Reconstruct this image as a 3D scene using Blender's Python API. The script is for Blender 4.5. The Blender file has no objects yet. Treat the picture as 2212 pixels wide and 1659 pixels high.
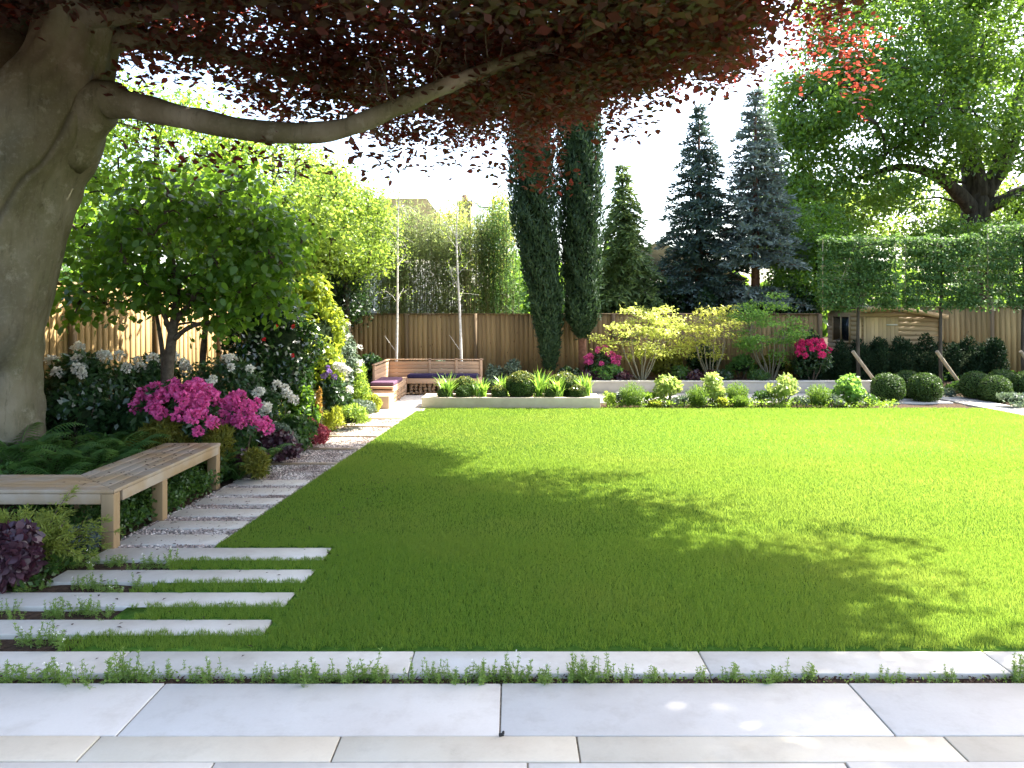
import bpy, math, random
import numpy as np
from mathutils import Vector
R = math.radians
rng = np.random.default_rng(7)
random.seed(7)
SC = bpy.context.scene
COL = SC.collection
H = 1.9            # eye height
F = 1685.0         # focal length and
CX, HY = 1106.0, 678.0   # centre and horizon, in the units the photograph was measured in

def G(x, y, z=0.0):
    d = (H - z) * F / (y - HY)
    return ((x - CX) / F * d, d, z)
def X(x, d): return (x - CX) / F * d
def Z(y, d): return H - (y - HY) / F * d

def gz(x, y):
    """height of the planted ground"""
    if y > 18.86 and x > 1.75: return 0.25
    xe = -3.36 + 0.068 * max(0, y - 6.3)
    if x < xe and y > 5.0:
        t = min(1, max(0, (xe - .25 - x) / 2.0)); t = t * t * (3 - 2 * t)
        k = min(1, max(0, (y - 6.9) / 1.5)) * min(1, max(0, (15.5 - y) / 3))
        return -0.02 + 0.34 * t * k
    return -0.02

# ------------------------------------------------------------------ meshes
class MB:
    def __init__(self): self.V = []; self.F = []; self.n = 0
    def add(self, V, Fs):
        V = np.asarray(V, float).reshape(-1, 3)
        if isinstance(Fs, np.ndarray): Fs = [Fs]
        for f in Fs: self.F.append(np.asarray(f, np.int32) + self.n)
        self.V.append(V); self.n += len(V)
        return self
    def prism(self, poly, z0, z1):
        n = len(poly)
        a = sum(poly[i][0] * poly[(i+1) % n][1] - poly[(i+1) % n][0] * poly[i][1] for i in range(n))
        if a < 0: poly = poly[::-1]
        V = [(p[0], p[1], z0) for p in poly] + [(p[0], p[1], z1) for p in poly]
        Fs = [np.array([list(range(n - 1, -1, -1))]), np.array([list(range(n, 2 * n))]),
              np.array([[i, (i+1) % n, n + (i+1) % n, n + i] for i in range(n)])]
        return self.add(V, Fs)
    def box(self, c, s, rz=0.0, rx=0.0, ry=0.0):
        x, y, z = (v / 2 for v in s)
        V = np.array([(-x,-y,-z),(x,-y,-z),(x,y,-z),(-x,y,-z),(-x,-y,z),(x,-y,z),(x,y,z),(-x,y,z)])
        V = rot(V, rx, ry, rz) + np.array(c)
        return self.add(V, np.array([[3,2,1,0],[4,5,6,7],[0,1,5,4],[1,2,6,5],[2,3,7,6],[3,0,4,7]]))
    def slab_y(self, poly, y0, y1):
        """polygon in x,z swept along y"""
        n = len(poly)
        V = [(p[0], y0, p[1]) for p in poly] + [(p[0], y1, p[1]) for p in poly]
        return self.add(V, [np.array([list(range(n))]), np.array([list(range(2*n-1, n-1, -1))]),
                            np.array([[i, n + i, n + (i+1) % n, (i+1) % n] for i in range(n)])])
    def tube(self, pts, radii, seg=8, caps=True, wob=0.0, flat=1.0):
        pts = np.asarray(pts, float); n = len(pts)
        radii = np.full(n, radii) if np.isscalar(radii) else np.asarray(radii, float)
        T = np.gradient(pts, axis=0); T /= np.linalg.norm(T, axis=1)[:, None] + 1e-9
        ref = np.array([1., 0, 0]) if abs(T[0][0]) < .8 else np.array([0., 1, 0])
        V = np.empty((n, seg, 3)); a = np.arange(seg) / seg * 2 * math.pi
        u = ref
        for i in range(n):
            u = u - T[i] * np.dot(u, T[i]); u /= np.linalg.norm(u) + 1e-9
            v = np.cross(T[i], u)
            r = radii[i] * (1 + (wob * (rng.random(seg) - .5) if wob else 0))
            V[i] = pts[i] + (np.cos(a) * r)[:, None] * u + (np.sin(a) * r * flat)[:, None] * v
        i0 = (np.arange(n - 1) * seg)[:, None]; j = np.arange(seg)[None]; k = (j + 1) % seg
        f = np.stack([i0 + j, i0 + k, i0 + seg + k, i0 + seg + j], -1).reshape(-1, 4)
        Fs = [f]
        if caps: Fs += [np.array([list(range(seg - 1, -1, -1))]), np.array([[(n-1)*seg + q for q in range(seg)]])]
        return self.add(V.reshape(-1, 3), Fs)

def rot(V, rx=0, ry=0, rz=0):
    V = np.asarray(V, float)
    if rx: c, s = math.cos(rx), math.sin(rx); V = V @ np.array([[1,0,0],[0,c,s],[0,-s,c]])
    if ry: c, s = math.cos(ry), math.sin(ry); V = V @ np.array([[c,0,-s],[0,1,0],[s,0,c]])
    if rz: c, s = math.cos(rz), math.sin(rz); V = V @ np.array([[c,s,0],[-s,c,0],[0,0,1]])
    return V

ORG = {}
def mesh(name, V, Fs, smooth=False):
    me = bpy.data.meshes.new(name)
    V = np.asarray(V, np.float32)
    me.vertices.add(len(V)); me.vertices.foreach_set('co', V.ravel())
    loops = np.concatenate([f.ravel() for f in Fs]).astype(np.int32)
    sizes = np.concatenate([np.full(len(f), f.shape[1], np.int32) for f in Fs])
    start = np.concatenate([[0], np.cumsum(sizes)[:-1]]).astype(np.int32)
    me.loops.add(len(loops)); me.loops.foreach_set('vertex_index', loops)
    me.polygons.add(len(sizes)); me.polygons.foreach_set('loop_start', start)
    if smooth: me.polygons.foreach_set('use_smooth', np.ones(len(sizes), bool))
    me.update(calc_edges=True)
    return me
def ob(name, mb, mat, parent=None, loc=None, smooth=False, bevel=0.0):
    """one mesh object; coordinates are given in the world and stored round its thing's base"""
    V = np.concatenate(mb.V); o3 = np.zeros(3)
    if parent is not None: o3 = np.array(ORG[parent.name])
    elif loc is not None: o3 = np.array(loc, float)
    me = mesh(name, V - o3, mb.F, smooth)
    for m in (mat if isinstance(mat, (list, tuple)) else [mat]): me.materials.append(m)
    o = bpy.data.objects.new(name, me); COL.objects.link(o)
    if parent is not None: o.parent = parent
    elif loc is not None: o.location = loc
    ORG[o.name] = tuple(o3)
    if bevel:
        b = o.modifiers.new('edge', 'BEVEL'); b.width = bevel; b.segments = 2; b.limit_method = 'ANGLE'
    return o
def tag(o, label=None, cat=None, group=None, kind=None):
    if label: o['label'] = label
    if cat: o['category'] = cat
    if group: o['group'] = group
    if kind: o['kind'] = kind
    return o
def thing(name, loc, label, cat, group=None):
    o = bpy.data.objects.new(name, None); COL.objects.link(o); o.location = loc
    o.empty_display_size = .1
    ORG[o.name] = tuple(loc)
    return tag(o, label, cat, group)
def copy_tree(o, loc=None, rz=None, s=None, label=None, parent=None):
    c = o.copy(); COL.objects.link(c)
    if parent is not None: c.parent = parent
    if loc is not None: c.location = loc
    if rz is not None: c.rotation_euler = (0, 0, rz)
    if s is not None: c.scale = (s, s, s) if np.isscalar(s) else s
    if label: c['label'] = label
    for ch in list(o.children): copy_tree(ch, parent=c)
    return c
def structure(name, mb, mat, **k): return tag(ob(name, mb, mat, **k), kind='structure')
def stuff(name, mb, mat, label, cat, **k): return tag(ob(name, mb, mat, **k), label, cat, kind='stuff')

# ------------------------------------------------------------------ leaves
def unit(v): return v / (np.linalg.norm(v, axis=-1, keepdims=True) + 1e-9)
def leafgeo(P, size, ratio=.55, nrm=None, kn=1.0, dirn=None, kd=1.0, six=False, var=.3, fold=.0, sag=0.):
    """one small blade per point: a rhombus (or a six-sided ovate leaf) lying across a normal and pointing along a direction"""
    N = len(P)
    n = rng.normal(size=(N, 3)) * .6
    n = n + (nrm * kn if nrm is not None else np.array([0, 0, 1.]) * kn); n = unit(n)
    t = rng.normal(size=(N, 3)) * .6
    if dirn is not None: t = t + dirn * kd
    t = unit(t - n * (t * n).sum(1, keepdims=True)); b = np.cross(n, t)
    L = (size * (1 + var * (rng.random(N) * 2 - 1)))[:, None]; W = L * ratio * .5
    if six:
        q = [(0, 0, 0), (.28, .85, fold), (.62, .8, fold), (1, 0, 0), (.62, -.8, fold), (.28, -.85, fold)]
    else:
        q = [(0, 0, 0), (.45, 1, fold), (1, 0, 0), (.45, -1, fold)]
    k = len(q)
    V = np.empty((N, k, 3))
    for i, (a, w, f) in enumerate(q):
        V[:, i] = P + t * L * a + b * W * w + n * L * f - np.array([0, 0, 1.]) * L * sag * a * a
    return V.reshape(-1, 3), (np.arange(N * k).reshape(N, k))
def ball(n, r=1.0):
    v = unit(rng.normal(size=(n, 3))); return v * (rng.random((n, 1)) ** (1/3)) * r
def sphere_mb(mb, c, r, seg=14, rings=8, lump=0.0):
    """closed lumpy ellipsoid"""
    r = np.array(r if not np.isscalar(r) else (r, r, r), float)
    th = np.linspace(0, math.pi, rings + 1)[1:-1]
    V = [(0, 0, 1)]
    for t in th:
        for j in range(seg):
            a = j / seg * 2 * math.pi
            V.append((math.sin(t) * math.cos(a), math.sin(t) * math.sin(a), math.cos(t)))
    V.append((0, 0, -1)); V = np.array(V)
    if lump: V *= (1 + lump * (rng.random((len(V), 1)) - .5))
    V = V * r + np.array(c)
    n = len(V); f4 = []; f3 = []
    for j in range(seg):
        k = (j + 1) % seg
        f3.append((0, 1 + j, 1 + k)); b = 1 + (rings - 2) * seg
        f3.append((n - 1, b + k, b + j))
        for i in range(rings - 2):
            f4.append((1 + i*seg + j, 1 + (i+1)*seg + j, 1 + (i+1)*seg + k, 1 + i*seg + k))
    mb.add(V, [np.array(f3), np.array(f4)])
def lumpy(c, r, n, k=14, cr=.45, hemi=True, lo=-.15):
    """points and outward normals on a lumpy dome of k lumps"""
    c = np.array(c, float); r = np.array(r, float)
    u = unit(rng.normal(size=(k, 3)))
    if hemi: u[:, 2] = np.where(u[:, 2] < lo, -u[:, 2], u[:, 2])
    C = c + u * r * (1 - cr) * (.75 + .35 * rng.random((k, 1)))
    idx = rng.integers(0, k, n); v = unit(rng.normal(size=(n, 3)))
    v = unit(v + u[idx] * .6)
    P = C[idx] + v * r * cr * (.7 + .4 * rng.random((n, 1)))
    return P, v
def curve(p0, p1, n=5, bend=(0, 0, 0), jit=0.0):
    t = np.linspace(0, 1, n)[:, None]
    P = np.array(p0) * (1 - t) + np.array(p1) * t + np.array(bend) * (4 * t * (1 - t))
    if jit: P[1:-1] += rng.normal(size=(n - 2, 3)) * jit
    return P
def spline(pts, n=24):
    pts = np.array(pts, float); k = len(pts)
    Pp = np.concatenate([[2*pts[0]-pts[1]], pts, [2*pts[-1]-pts[-2]]])
    out = []
    for s in np.linspace(0, k - 1 - 1e-6, n):
        i = int(s); t = s - i; a, b, c, d = Pp[i:i+4]
        out.append(.5 * ((2*b) + (-a + c)*t + (2*a - 5*b + 4*c - d)*t*t + (-a + 3*b - 3*c + d)*t**3))
    return np.array(out)

# ------------------------------------------------------------------ materials
def mat(name):
    m = bpy.data.materials.new(name); m.use_nodes = True
    nt = m.node_tree; nt.nodes.clear()
    return m, nt, nt.nodes.new('ShaderNodeOutputMaterial')
def N(nt, typ, ins=None, **k):
    n = nt.nodes.new('ShaderNode' + typ)
    for a, v in k.items(): setattr(n, a, v)
    for a, v in (ins or {}).items():
        s = n.inputs[a]
        if hasattr(v, 'node'): nt.links.new(v, s)
        else: s.default_value = v
    return n
def c4(c): return (*c, 1.0)
def mixc(nt, f, a, b):
    n = nt.nodes.new('ShaderNodeMix'); n.data_type = 'RGBA'
    for s, v in ((n.inputs[0], f), (n.inputs[6], a), (n.inputs[7], b)):
        if hasattr(v, 'node'): nt.links.new(v, s)
        else: s.default_value = v if not isinstance(v, tuple) or len(v) == 4 else c4(v)
    return n.outputs[2]
def ramp(nt, f, stops):
    n = nt.nodes.new('ShaderNodeValToRGB'); nt.links.new(f, n.inputs[0])
    e = n.color_ramp.elements
    while len(e) < len(stops): e.new(.5)
    for i, (p, c) in enumerate(stops): e[i].position = p; e[i].color = c4(c)
    return n.outputs[0]
def noise(nt, scale, detail=4, vec=None, rough=.55, stretch=None):
    tc = N(nt, 'TexCoord')
    v = tc.outputs['Object']
    if stretch:
        v = N(nt, 'Mapping', {'Vector': v, 'Scale': stretch}).outputs[0]
    return N(nt, 'TexNoise', {'Vector': v, 'Scale': scale, 'Detail': detail, 'Roughness': rough}).outputs['Fac']
def math_(nt, op, a, b=0.0, clamp=False):
    n = N(nt, 'Math', operation=op, use_clamp=clamp)
    for i, v in ((0, a), (1, b)):
        if hasattr(v, 'node'): nt.links.new(v, n.inputs[i])
        else: n.inputs[i].default_value = v
    return n.outputs[0]

def leafmat(name, c1, c2, t=.4, tc=None, rough=.45, spec=.3, ns=1.2, patch=None):
    """thin leaf: part diffuse and glossy, part letting light through; every leaf its own shade between two"""
    m, nt, out = mat(name)
    rnd = N(nt, 'NewGeometry').outputs['Random Per Island']
    f = math_(nt, 'ADD', math_(nt, 'MULTIPLY', rnd, .65), math_(nt, 'MULTIPLY', noise(nt, ns, 2), .45))
    col = mixc(nt, f, c1, c2)
    p = N(nt, 'BsdfPrincipled', {'Base Color': col, 'Roughness': rough, 'Specular IOR Level': spec})
    tc = tc or tuple(min(1, v * 1.5) for v in c2)
    tcol = mixc(nt, rnd, tuple(v * .75 for v in tc), tc)
    if patch:
        pf = ramp(nt, noise(nt, patch[2], 4, rough=.6), [(.45, (0, 0, 0)), (.70, (1, 1, 1))])
        pf = math_(nt, 'MULTIPLY', pf, patch[3])
        nt.links.new(mixc(nt, pf, col, patch[0]), p.inputs['Base Color']); tcol = mixc(nt, pf, tcol, patch[1])
    tr = N(nt, 'BsdfTranslucent', {'Color': tcol})
    mx = N(nt, 'MixShader', {0: t, 1: p.outputs[0], 2: tr.outputs[0]})
    nt.links.new(mx.outputs[0], out.inputs[0])
    return m
def woodmat(name, c1, c2, axis=2, scale=14, rough=.6, knots=False, bump=.15, weather=None):
    m, nt, out = mat(name)
    st = [1., 1., 1.]; st[axis] = .045
    rnd = N(nt, 'NewGeometry').outputs['Random Per Island']
    tc = N(nt, 'TexCoord')
    off = N(nt, 'VectorMath', {0: tc.outputs['Object'], 1: (0, 0, 0)}, operation='ADD')
    nt.links.new(math_(nt, 'MULTIPLY', rnd, 37.0), off.inputs[1])
    v = N(nt, 'Mapping', {'Vector': off.outputs[0], 'Scale': st}).outputs[0]
    g = N(nt, 'TexNoise', {'Vector': v, 'Scale': scale, 'Detail': 6, 'Roughness': .65, 'Distortion': .6}).outputs['Fac']
    col = ramp(nt, g, [(.3, c1), (.7, c2)])
    tint = math_(nt, 'ADD', .72, math_(nt, 'MULTIPLY', rnd, .5))
    col = N(nt, 'VectorMath', {0: col, 1: (1, 1, 1)}, operation='MULTIPLY')
    nt.links.new(mixc(nt, g, c1, c2), col.inputs[0]); nt.links.new(tint, col.inputs[1])
    col = col.outputs[0]
    if knots:
        vv = N(nt, 'Mapping', {'Vector': off.outputs[0], 'Scale': [3.2 if a != axis else 1.6 for a in range(3)]}).outputs[0]
        d = N(nt, 'TexVoronoi', {'Vector': vv, 'Scale': 2.4}).outputs['Distance']
        kn = ramp(nt, d, [(.05, (1, 1, 1)), (.13, (0, 0, 0))])
        col = mixc(nt, kn, col, (.10, .05, .02))
    if weather:
        w = noise(nt, 2.2, 5)
        col = mixc(nt, ramp(nt, w, [(.42, (0, 0, 0)), (.62, (1, 1, 1))]), col, weather)
    bp = N(nt, 'Bump', {'Strength': bump, 'Distance': .01, 'Height': g})
    p = N(nt, 'BsdfPrincipled', {'Base Color': col, 'Roughness': rough, 'Specular IOR Level': .25, 'Normal': bp.outputs[0]})
    nt.links.new(p.outputs[0], out.inputs[0])
    return m
def stonemat(name, c1, c2, c3, rough=.4, sc=1.6, isl=.12, bump=.1, spec=.4):
    m, nt, out = mat(name)
    rnd = N(nt, 'NewGeometry').outputs['Random Per Island']
    a = noise(nt, sc, 6, rough=.6)
    col = ramp(nt, a, [(.3, c1), (.52, c2), (.72, c3)])
    sp = noise(nt, 70, 3)
    col = mixc(nt, math_(nt, 'MULTIPLY', sp, .16), col, (.25, .22, .18))
    st = noise(nt, 5.5, 7, rough=.7)
    col = mixc(nt, ramp(nt, st, [(.50, (0, 0, 0)), (.80, (.38, .38, .38))]), col, (.27, .22, .16))
    lg_ = noise(nt, 9, 8, rough=.75)
    col = mixc(nt, ramp(nt, lg_, [(.62, (0, 0, 0)), (.72, (.28, .28, .28))]), col, (.22, .19, .15))
    tn = math_(nt, 'ADD', 1 - isl, math_(nt, 'MULTIPLY', rnd, isl * 2))
    v = N(nt, 'VectorMath', {0: col}, operation='MULTIPLY'); nt.links.new(tn, v.inputs[1])
    bp = N(nt, 'Bump', {'Strength': bump, 'Distance': .01, 'Height': noise(nt, 28, 6)})
    rr = math_(nt, 'ADD', rough - .08, math_(nt, 'MULTIPLY', st, .2))
    p = N(nt, 'BsdfPrincipled', {'Base Color': v.outputs[0], 'Roughness': rr, 'Specular IOR Level': spec, 'Normal': bp.outputs[0]})
    nt.links.new(p.outputs[0], out.inputs[0])
    return m
def plain(name, c1, c2, sc=6, rough=.7, bump=.2, spec=.3, stretch=None, detail=5, dist=.02, isl=0):
    m, nt, out = mat(name)
    a = noise(nt, sc, detail, stretch=stretch)
    col = ramp(nt, a, [(.35, c1), (.65, c2)])
    if isl:
        rnd = N(nt, 'NewGeometry').outputs['Random Per Island']
        v = N(nt, 'VectorMath', {0: col}, operation='MULTIPLY')
        nt.links.new(math_(nt, 'ADD', 1 - isl, math_(nt, 'MULTIPLY', rnd, 2 * isl)), v.inputs[1]); col = v.outputs[0]
    bp = N(nt, 'Bump', {'Strength': bump, 'Distance': dist, 'Height': a})
    p = N(nt, 'BsdfPrincipled', {'Base Color': col, 'Roughness': rough, 'Specular IOR Level': spec, 'Normal': bp.outputs[0]})
    nt.links.new(p.outputs[0], out.inputs[0])
    return m
# ================================================================== camera, light
cam = bpy.data.cameras.new('camera'); co = bpy.data.objects.new('camera', cam); COL.objects.link(co)
cam.sensor_width = 36; cam.lens = 36 * F / 2212; cam.shift_y = -(829.5 - HY) / 2212
cam.clip_start = .05; cam.clip_end = 2000
co.location = (0, 0, H); co.rotation_euler = (R(90), 0, 0)
SC.camera = co
SUN_AZ, SUN_EL = 60.0, 50.0
sun = bpy.data.lights.new('sun', 'SUN'); sun.energy = 5.0; sun.angle = R(.55); sun.color = (1, .95, .85)
so = bpy.data.objects.new('sun', sun); COL.objects.link(so); so.rotation_euler = (R(90 - SUN_EL), 0, R(180 - SUN_AZ))
w = bpy.data.worlds.new('World'); SC.world = w; w.use_nodes = True
nt = w.node_tree; nt.nodes.clear()
sky = nt.nodes.new('ShaderNodeTexSky'); sky.sky_type = 'NISHITA'; sky.sun_disc = False
sky.sun_elevation = R(SUN_EL); sky.sun_rotation = R(SUN_AZ)
sky.air_density = 1.0; sky.dust_density = 3.0; sky.ozone_density = 1.0
bg = nt.nodes.new('ShaderNodeBackground'); bg.inputs[1].default_value = .15
wo = nt.nodes.new('ShaderNodeOutputWorld')
nt.links.new(sky.outputs[0], bg.inputs[0]); nt.links.new(bg.outputs[0], wo.inputs[0])
SC.view_settings.view_transform = 'Standard'; SC.view_settings.look = 'None'
SC.view_settings.exposure = 2.4; SC.view_settings.gamma = 1
SC.render.engine = 'CYCLES'
SC.cycles.max_bounces = 8; SC.cycles.diffuse_bounces = 4; SC.cycles.transmission_bounces = 6; SC.cycles.glossy_bounces = 2
SC.cycles.use_denoising = True
SC.cycles.caustics_reflective = False; SC.cycles.caustics_refractive = False

# ================================================================== palette
M = {}
M['soil'] = plain('soil', (.035, .022, .014), (.085, .055, .035), 26, .95, .9, .1, dist=.05, detail=8)
M['turf'] = plain('turf', (.050, .115, .014), (.095, .165, .024), 30, .95, .8, .02, dist=.03)
M['grass'] = leafmat('grass', (.040, .134, .011), (.120, .212, .026), .46, (.33, .48, .055), .5, .22, .9, patch=((.155, .19, .035), (.42, .47, .08), .55, .40))
M['patio'] = stonemat('sawn_stone', (.46, .42, .37), (.535, .50, .445), (.58, .55, .50), .42, .9, .09, .12)
M['patio_honey'] = stonemat('honey_stone', (.47, .40, .30), (.54, .48, .37), (.60, .55, .45), .5, 1.2, .05, .08)
M['slab'] = stonemat('stepping_slab', (.44, .40, .33), (.55, .51, .44), (.62, .59, .53), .45, 2.2, .08, .15)
M['joint'] = plain('joint_sand', (.15, .125, .09), (.30, .26, .20), 40, .95, .4)
M['gravel'] = plain('gravel_bed', (.16, .12, .10), (.34, .28, .24), 60, .9, .8, .2)
M['pebble'] = plain('pebble', (.24, .18, .15), (.50, .45, .40), 3, .8, .1, .3, isl=.55)
M['wood_v'] = woodmat('fence_board', (.24, .15, .058), (.43, .29, .125), 2, 15, .75, True)
M['wood_far'] = woodmat('fence_board_weathered', (.20, .125, .052), (.37, .25, .115), 2, 15, .75, True)
M['wood_post'] = woodmat('fence_post', (.13, .085, .045), (.22, .15, .08), 2, 16, .75)
M['oak_y'] = woodmat('bench_oak_long', (.25, .165, .085), (.38, .27, .15), 1, 12, .55, weather=(.33, .275, .21))
M['oak_x'] = woodmat('bench_oak_cross', (.25, .165, .085), (.38, .27, .15), 0, 12, .55, weather=(.33, .275, .21))
M['oak_z'] = woodmat('bench_oak_leg', (.24, .155, .075), (.37, .26, .14), 2, 12, .55)
M['cedar_x'] = woodmat('cedar_cross', (.40, .25, .15), (.52, .36, .24), 0, 12, .55)
M['cedar_y'] = woodmat('cedar_long', (.40, .25, .15), (.52, .36, .24), 1, 12, .55)
M['shed_x'] = woodmat('shed_board_cross', (.36, .24, .12), (.52, .37, .21), 0, 12, .65, True)
M['shed_y'] = woodmat('shed_board_side', (.38, .26, .13), (.52, .38, .21), 1, 12, .65, True)
M['shed_z'] = woodmat('shed_door_board', (.40, .27, .13), (.56, .41, .22), 2, 12, .65, True)
M['felt'] = plain('roof_felt', (.03, .03, .03), (.06, .06, .055), 30, .9, .3)
M['glass'] = plain('dark_glass', (.008, .012, .014), (.015, .02, .022), 2, .08, 0, .5)
M['render'] = plain('wall_render', (.40, .36, .30), (.47, .43, .36), 4, .85, .15)
M['coping'] = plain('wall_coping', (.52, .48, .40), (.60, .56, .48), 5, .7, .15)
M['planter'] = plain('cream_stone', (.47, .395, .275), (.55, .475, .345), 5, .75, .15)
M['cushion'] = plain('purple_cushion', (.10, .055, .085), (.14, .08, .12), 40, .95, .2, .1)
M['navy'] = plain('navy_cushion', (.022, .018, .05), (.04, .03, .075), 40, .95, .2, .1)
M['log_end'] = plain('log_end', (.20, .12, .07), (.42, .29, .18), 10, .85, .3, .2, isl=.4)
M['iron'] = plain('steel_edge', (.05, .035, .025), (.10, .06, .04), 20, .7, .2)
M['cane'] = plain('bamboo_cane', (.30, .27, .17), (.42, .38, .26), 12, .6, .2)
M['stake'] = plain('round_stake', (.26, .20, .13), (.38, .30, .20), 12, .8, .3, stretch=(1, 1, .2))
M['rubber'] = plain('rubber', (.012, .012, .012), (.02, .02, .02), 20, .7, .1)

# ================================================================== ground
def soil_sheet():
    xs = np.unique(np.concatenate([np.linspace(-9, 12, 106), [-400, -120, -40, -20, -13, 16, 22, 40, 120, 400]]))
    ys = np.unique(np.concatenate([np.linspace(2, 23, 106), [18.8, 18.87, -60, -10, 26, 32, 45, 80, 200, 700]]))
    Xg, Yg = np.meshgrid(xs, ys)
    Zg = np.vectorize(gz)(Xg, Yg) - .012
    bed = (Yg > 5) & (Yg < 23)
    Zg = Zg + np.where(bed & (np.abs(Xg) < 12), rng.normal(size=Xg.shape) * .008, 0)
    V = np.stack([Xg, Yg, Zg], -1).reshape(-1, 3); nx, ny = len(xs), len(ys)
    i = (np.arange(ny - 1) * nx)[:, None] + np.arange(nx - 1)[None]
    f = np.stack([i, i + 1, i + nx + 1, i + nx], -1).reshape(-1, 4)
    mb = MB(); mb.add(V, f)
    structure('soil_ground', mb, M['soil'], smooth=True)
soil_sheet()

# lawn: a level turf sheet with tongues between the stone slabs
LX = lambda y: -2.44 + (y - 6.35) * .0622           # path side edge of the lawn
STEP = [(6.34, 6.03), (5.80, 5.53), (5.33, 5.07), (4.85, 4.62)]   # slabs that cut into the lawn
TONG = [(6.03, 5.80), (5.53, 5.33), (5.07, 4.85), (4.62, 4.42)]
lawn = MB()
for poly in ([(-1.48, 4.42), (9.55, 4.42), (9.55, 6.34), (-1.48, 6.34)],
             [(LX(6.34), 6.345), (9.55, 6.345), (9.55, 15.72), (LX(15.72), 15.72)]):
    lawn.prism(poly, -.06, -.008)
for a, b in TONG: lawn.prism([(-2.5, b), (-1.478, b), (-1.478, a), (-2.5, a)], -.06, -.007)
structure('lawn', lawn, M['turf'])

def on_lawn(x, y):
    wob = .02 * np.sin(x * 23) + .02 * np.sin(x * 57 + y * 31)
    main = (y > 6.36 + wob) & (x > LX(y) + .01) & (y < 15.75 + wob)
    front = (y > 4.44 + wob) & (y <= 6.36 + wob) & (x > -1.45 + .03 * np.sin(y * 40))
    ton = np.zeros_like(main)
    for a, b in TONG: ton |= (y > b + .015 + wob) & (y < a + .03 + wob) & (x > -2.5 + .12 * np.sin(y * 9 + 1) + wob * 3) & (x <= -1.45)
    return (main | front | ton) & (x < 9.6)
def blades(n, y0, y1, w0, hgt, xr):
    u = rng.random(n)
    y = y0 + (y1 - y0) * u + rng.normal(size=n) * (.3 if y0 > 5 else .12); x = xr[0](y) + (xr[1](y) - xr[0](y)) * rng.random(n)
    k = on_lawn(x, y); x, y = x[k], y[k]; n = len(x)
    h = hgt * (.55 + .75 * rng.random(n)) * (1 + .25 * np.sin(x * 2.1 + y) * np.sin(y * 1.7))
    a = rng.random(n) * 2 * math.pi; ln = rng.normal(size=(n, 2)) * .45
    w = w0 * (1 + y * .12)
    V = np.empty((n, 3, 3))
    V[:, 0] = np.stack([x - np.cos(a) * w, y - np.sin(a) * w, np.full(n, -.012)], -1)
    V[:, 1] = np.stack([x + np.cos(a) * w, y + np.sin(a) * w, np.full(n, -.012)], -1)
    V[:, 2] = np.stack([x + ln[:, 0] * h, y + ln[:, 1] * h, h * .9], -1)
    return V.reshape(-1, 3), np.arange(n * 3).reshape(n, 3)
gr = MB()
inx = (lambda y: np.maximum(-2.7, -.70 * y - .3), lambda y: np.minimum(9.6, .95 * y + 1.5))
gr.add(*blades(380000, 4.4, 6.6, .0014, .026, inx))
gr.add(*blades(360000, 6.3, 10.2, .0015, .025, inx))
gr.add(*blades(280000, 9.9, 15.9, .0015, .024, inx))
stuff('grass', gr, M['grass'], 'short fresh green mown grass growing over the whole lawn', 'grass')

# patio of sawn slabs with open joints over dark sand
pat = MB(); J = .0038
def row(y0, y1, xs, mb, z=0.0):
    for a, b in zip(xs[:-1], xs[1:]):
        dz = rng.normal() * .0012
        mb.prism([(a + J, y0 + J), (b - J, y0 + J), (b - J, y1 - J), (a + J, y1 - J)], -.05, z + dz)
row(3.515, 4.02, [-5.4, -3.55, -1.785, -.055, 1.73, 3.5, 5.3, 7.2], pat)
row(2.93, 3.31, [-4.9, -3.2, -1.26, .066, 1.41, 3.3, 5.0], pat)
row(1.9, 2.93, [-4.5, -2.7, -.9, .9, 2.7, 4.4], pat)
row(.9, 1.9, [-3.6, -1.8, 0, 1.8, 3.6], pat)
row(-.6, .9, [-4.5, -2.7, -.9, .9, 2.7, 4.4], pat)
patio = structure('patio', pat, M['patio'], bevel=.004)
ph = MB(); row(3.31, 3.515, [-4.6, -3.1, -1.85, -.77, .29, 1.94, 3.4, 5.0], ph)
tag(ob('honey_slab_course', ph, M['patio_honey'], parent=patio, bevel=.004))
jb = MB(); jb.box((0, 1.7, -.033), (14, 4.6, .05)); tag(ob('joint_bed', jb, M['joint'], parent=patio))

# long front strip of stone between patio and lawn
st = MB(); xs = [-3.75, -2.15, -.55, 1.05, 2.65, 4.25, 5.85]
for a, b in zip(xs[:-1], xs[1:]): st.prism([(a + .003, 4.13), (b - .003, 4.13), (b - .003, 4.40), (a + .003, 4.40)], -.05, -.002)
structure('stone_strip_path', st, M['slab'], bevel=.006)

def slab(x0, x1, y0, y1, label, grp, m='slab', z=-.001, sk=0.0):
    c = ((x0 + x1) / 2, (y0 + y1) / 2, z)
    mb = MB(); j = lambda: rng.normal() * .006
    mb.prism([(x0 + j(), y0 + j()), (x1 + j(), y0 + j()), (x1 + sk + j(), y1 + j()), (x0 + sk + j(), y1 + j())], z - .045, z)
    return tag(ob('stone_slab', mb, M[m], loc=c, bevel=.006), label, 'stone slab', grp)
ORD = ['first', 'second', 'third', 'fourth', 'fifth', 'sixth', 'seventh', 'eighth', 'ninth']
gl = 'long stone slabs cutting into the lawn'
for i, ((b, a), xl) in enumerate(zip(STEP[::-1], (-3.75, -3.7, -3.3, -3.28))):
    slab(xl, -1.49 + .01 * i, a, b,
         f'{ORD[i]} long pale stone slab back from the front strip, its tip cut into the grass', gl)
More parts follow.
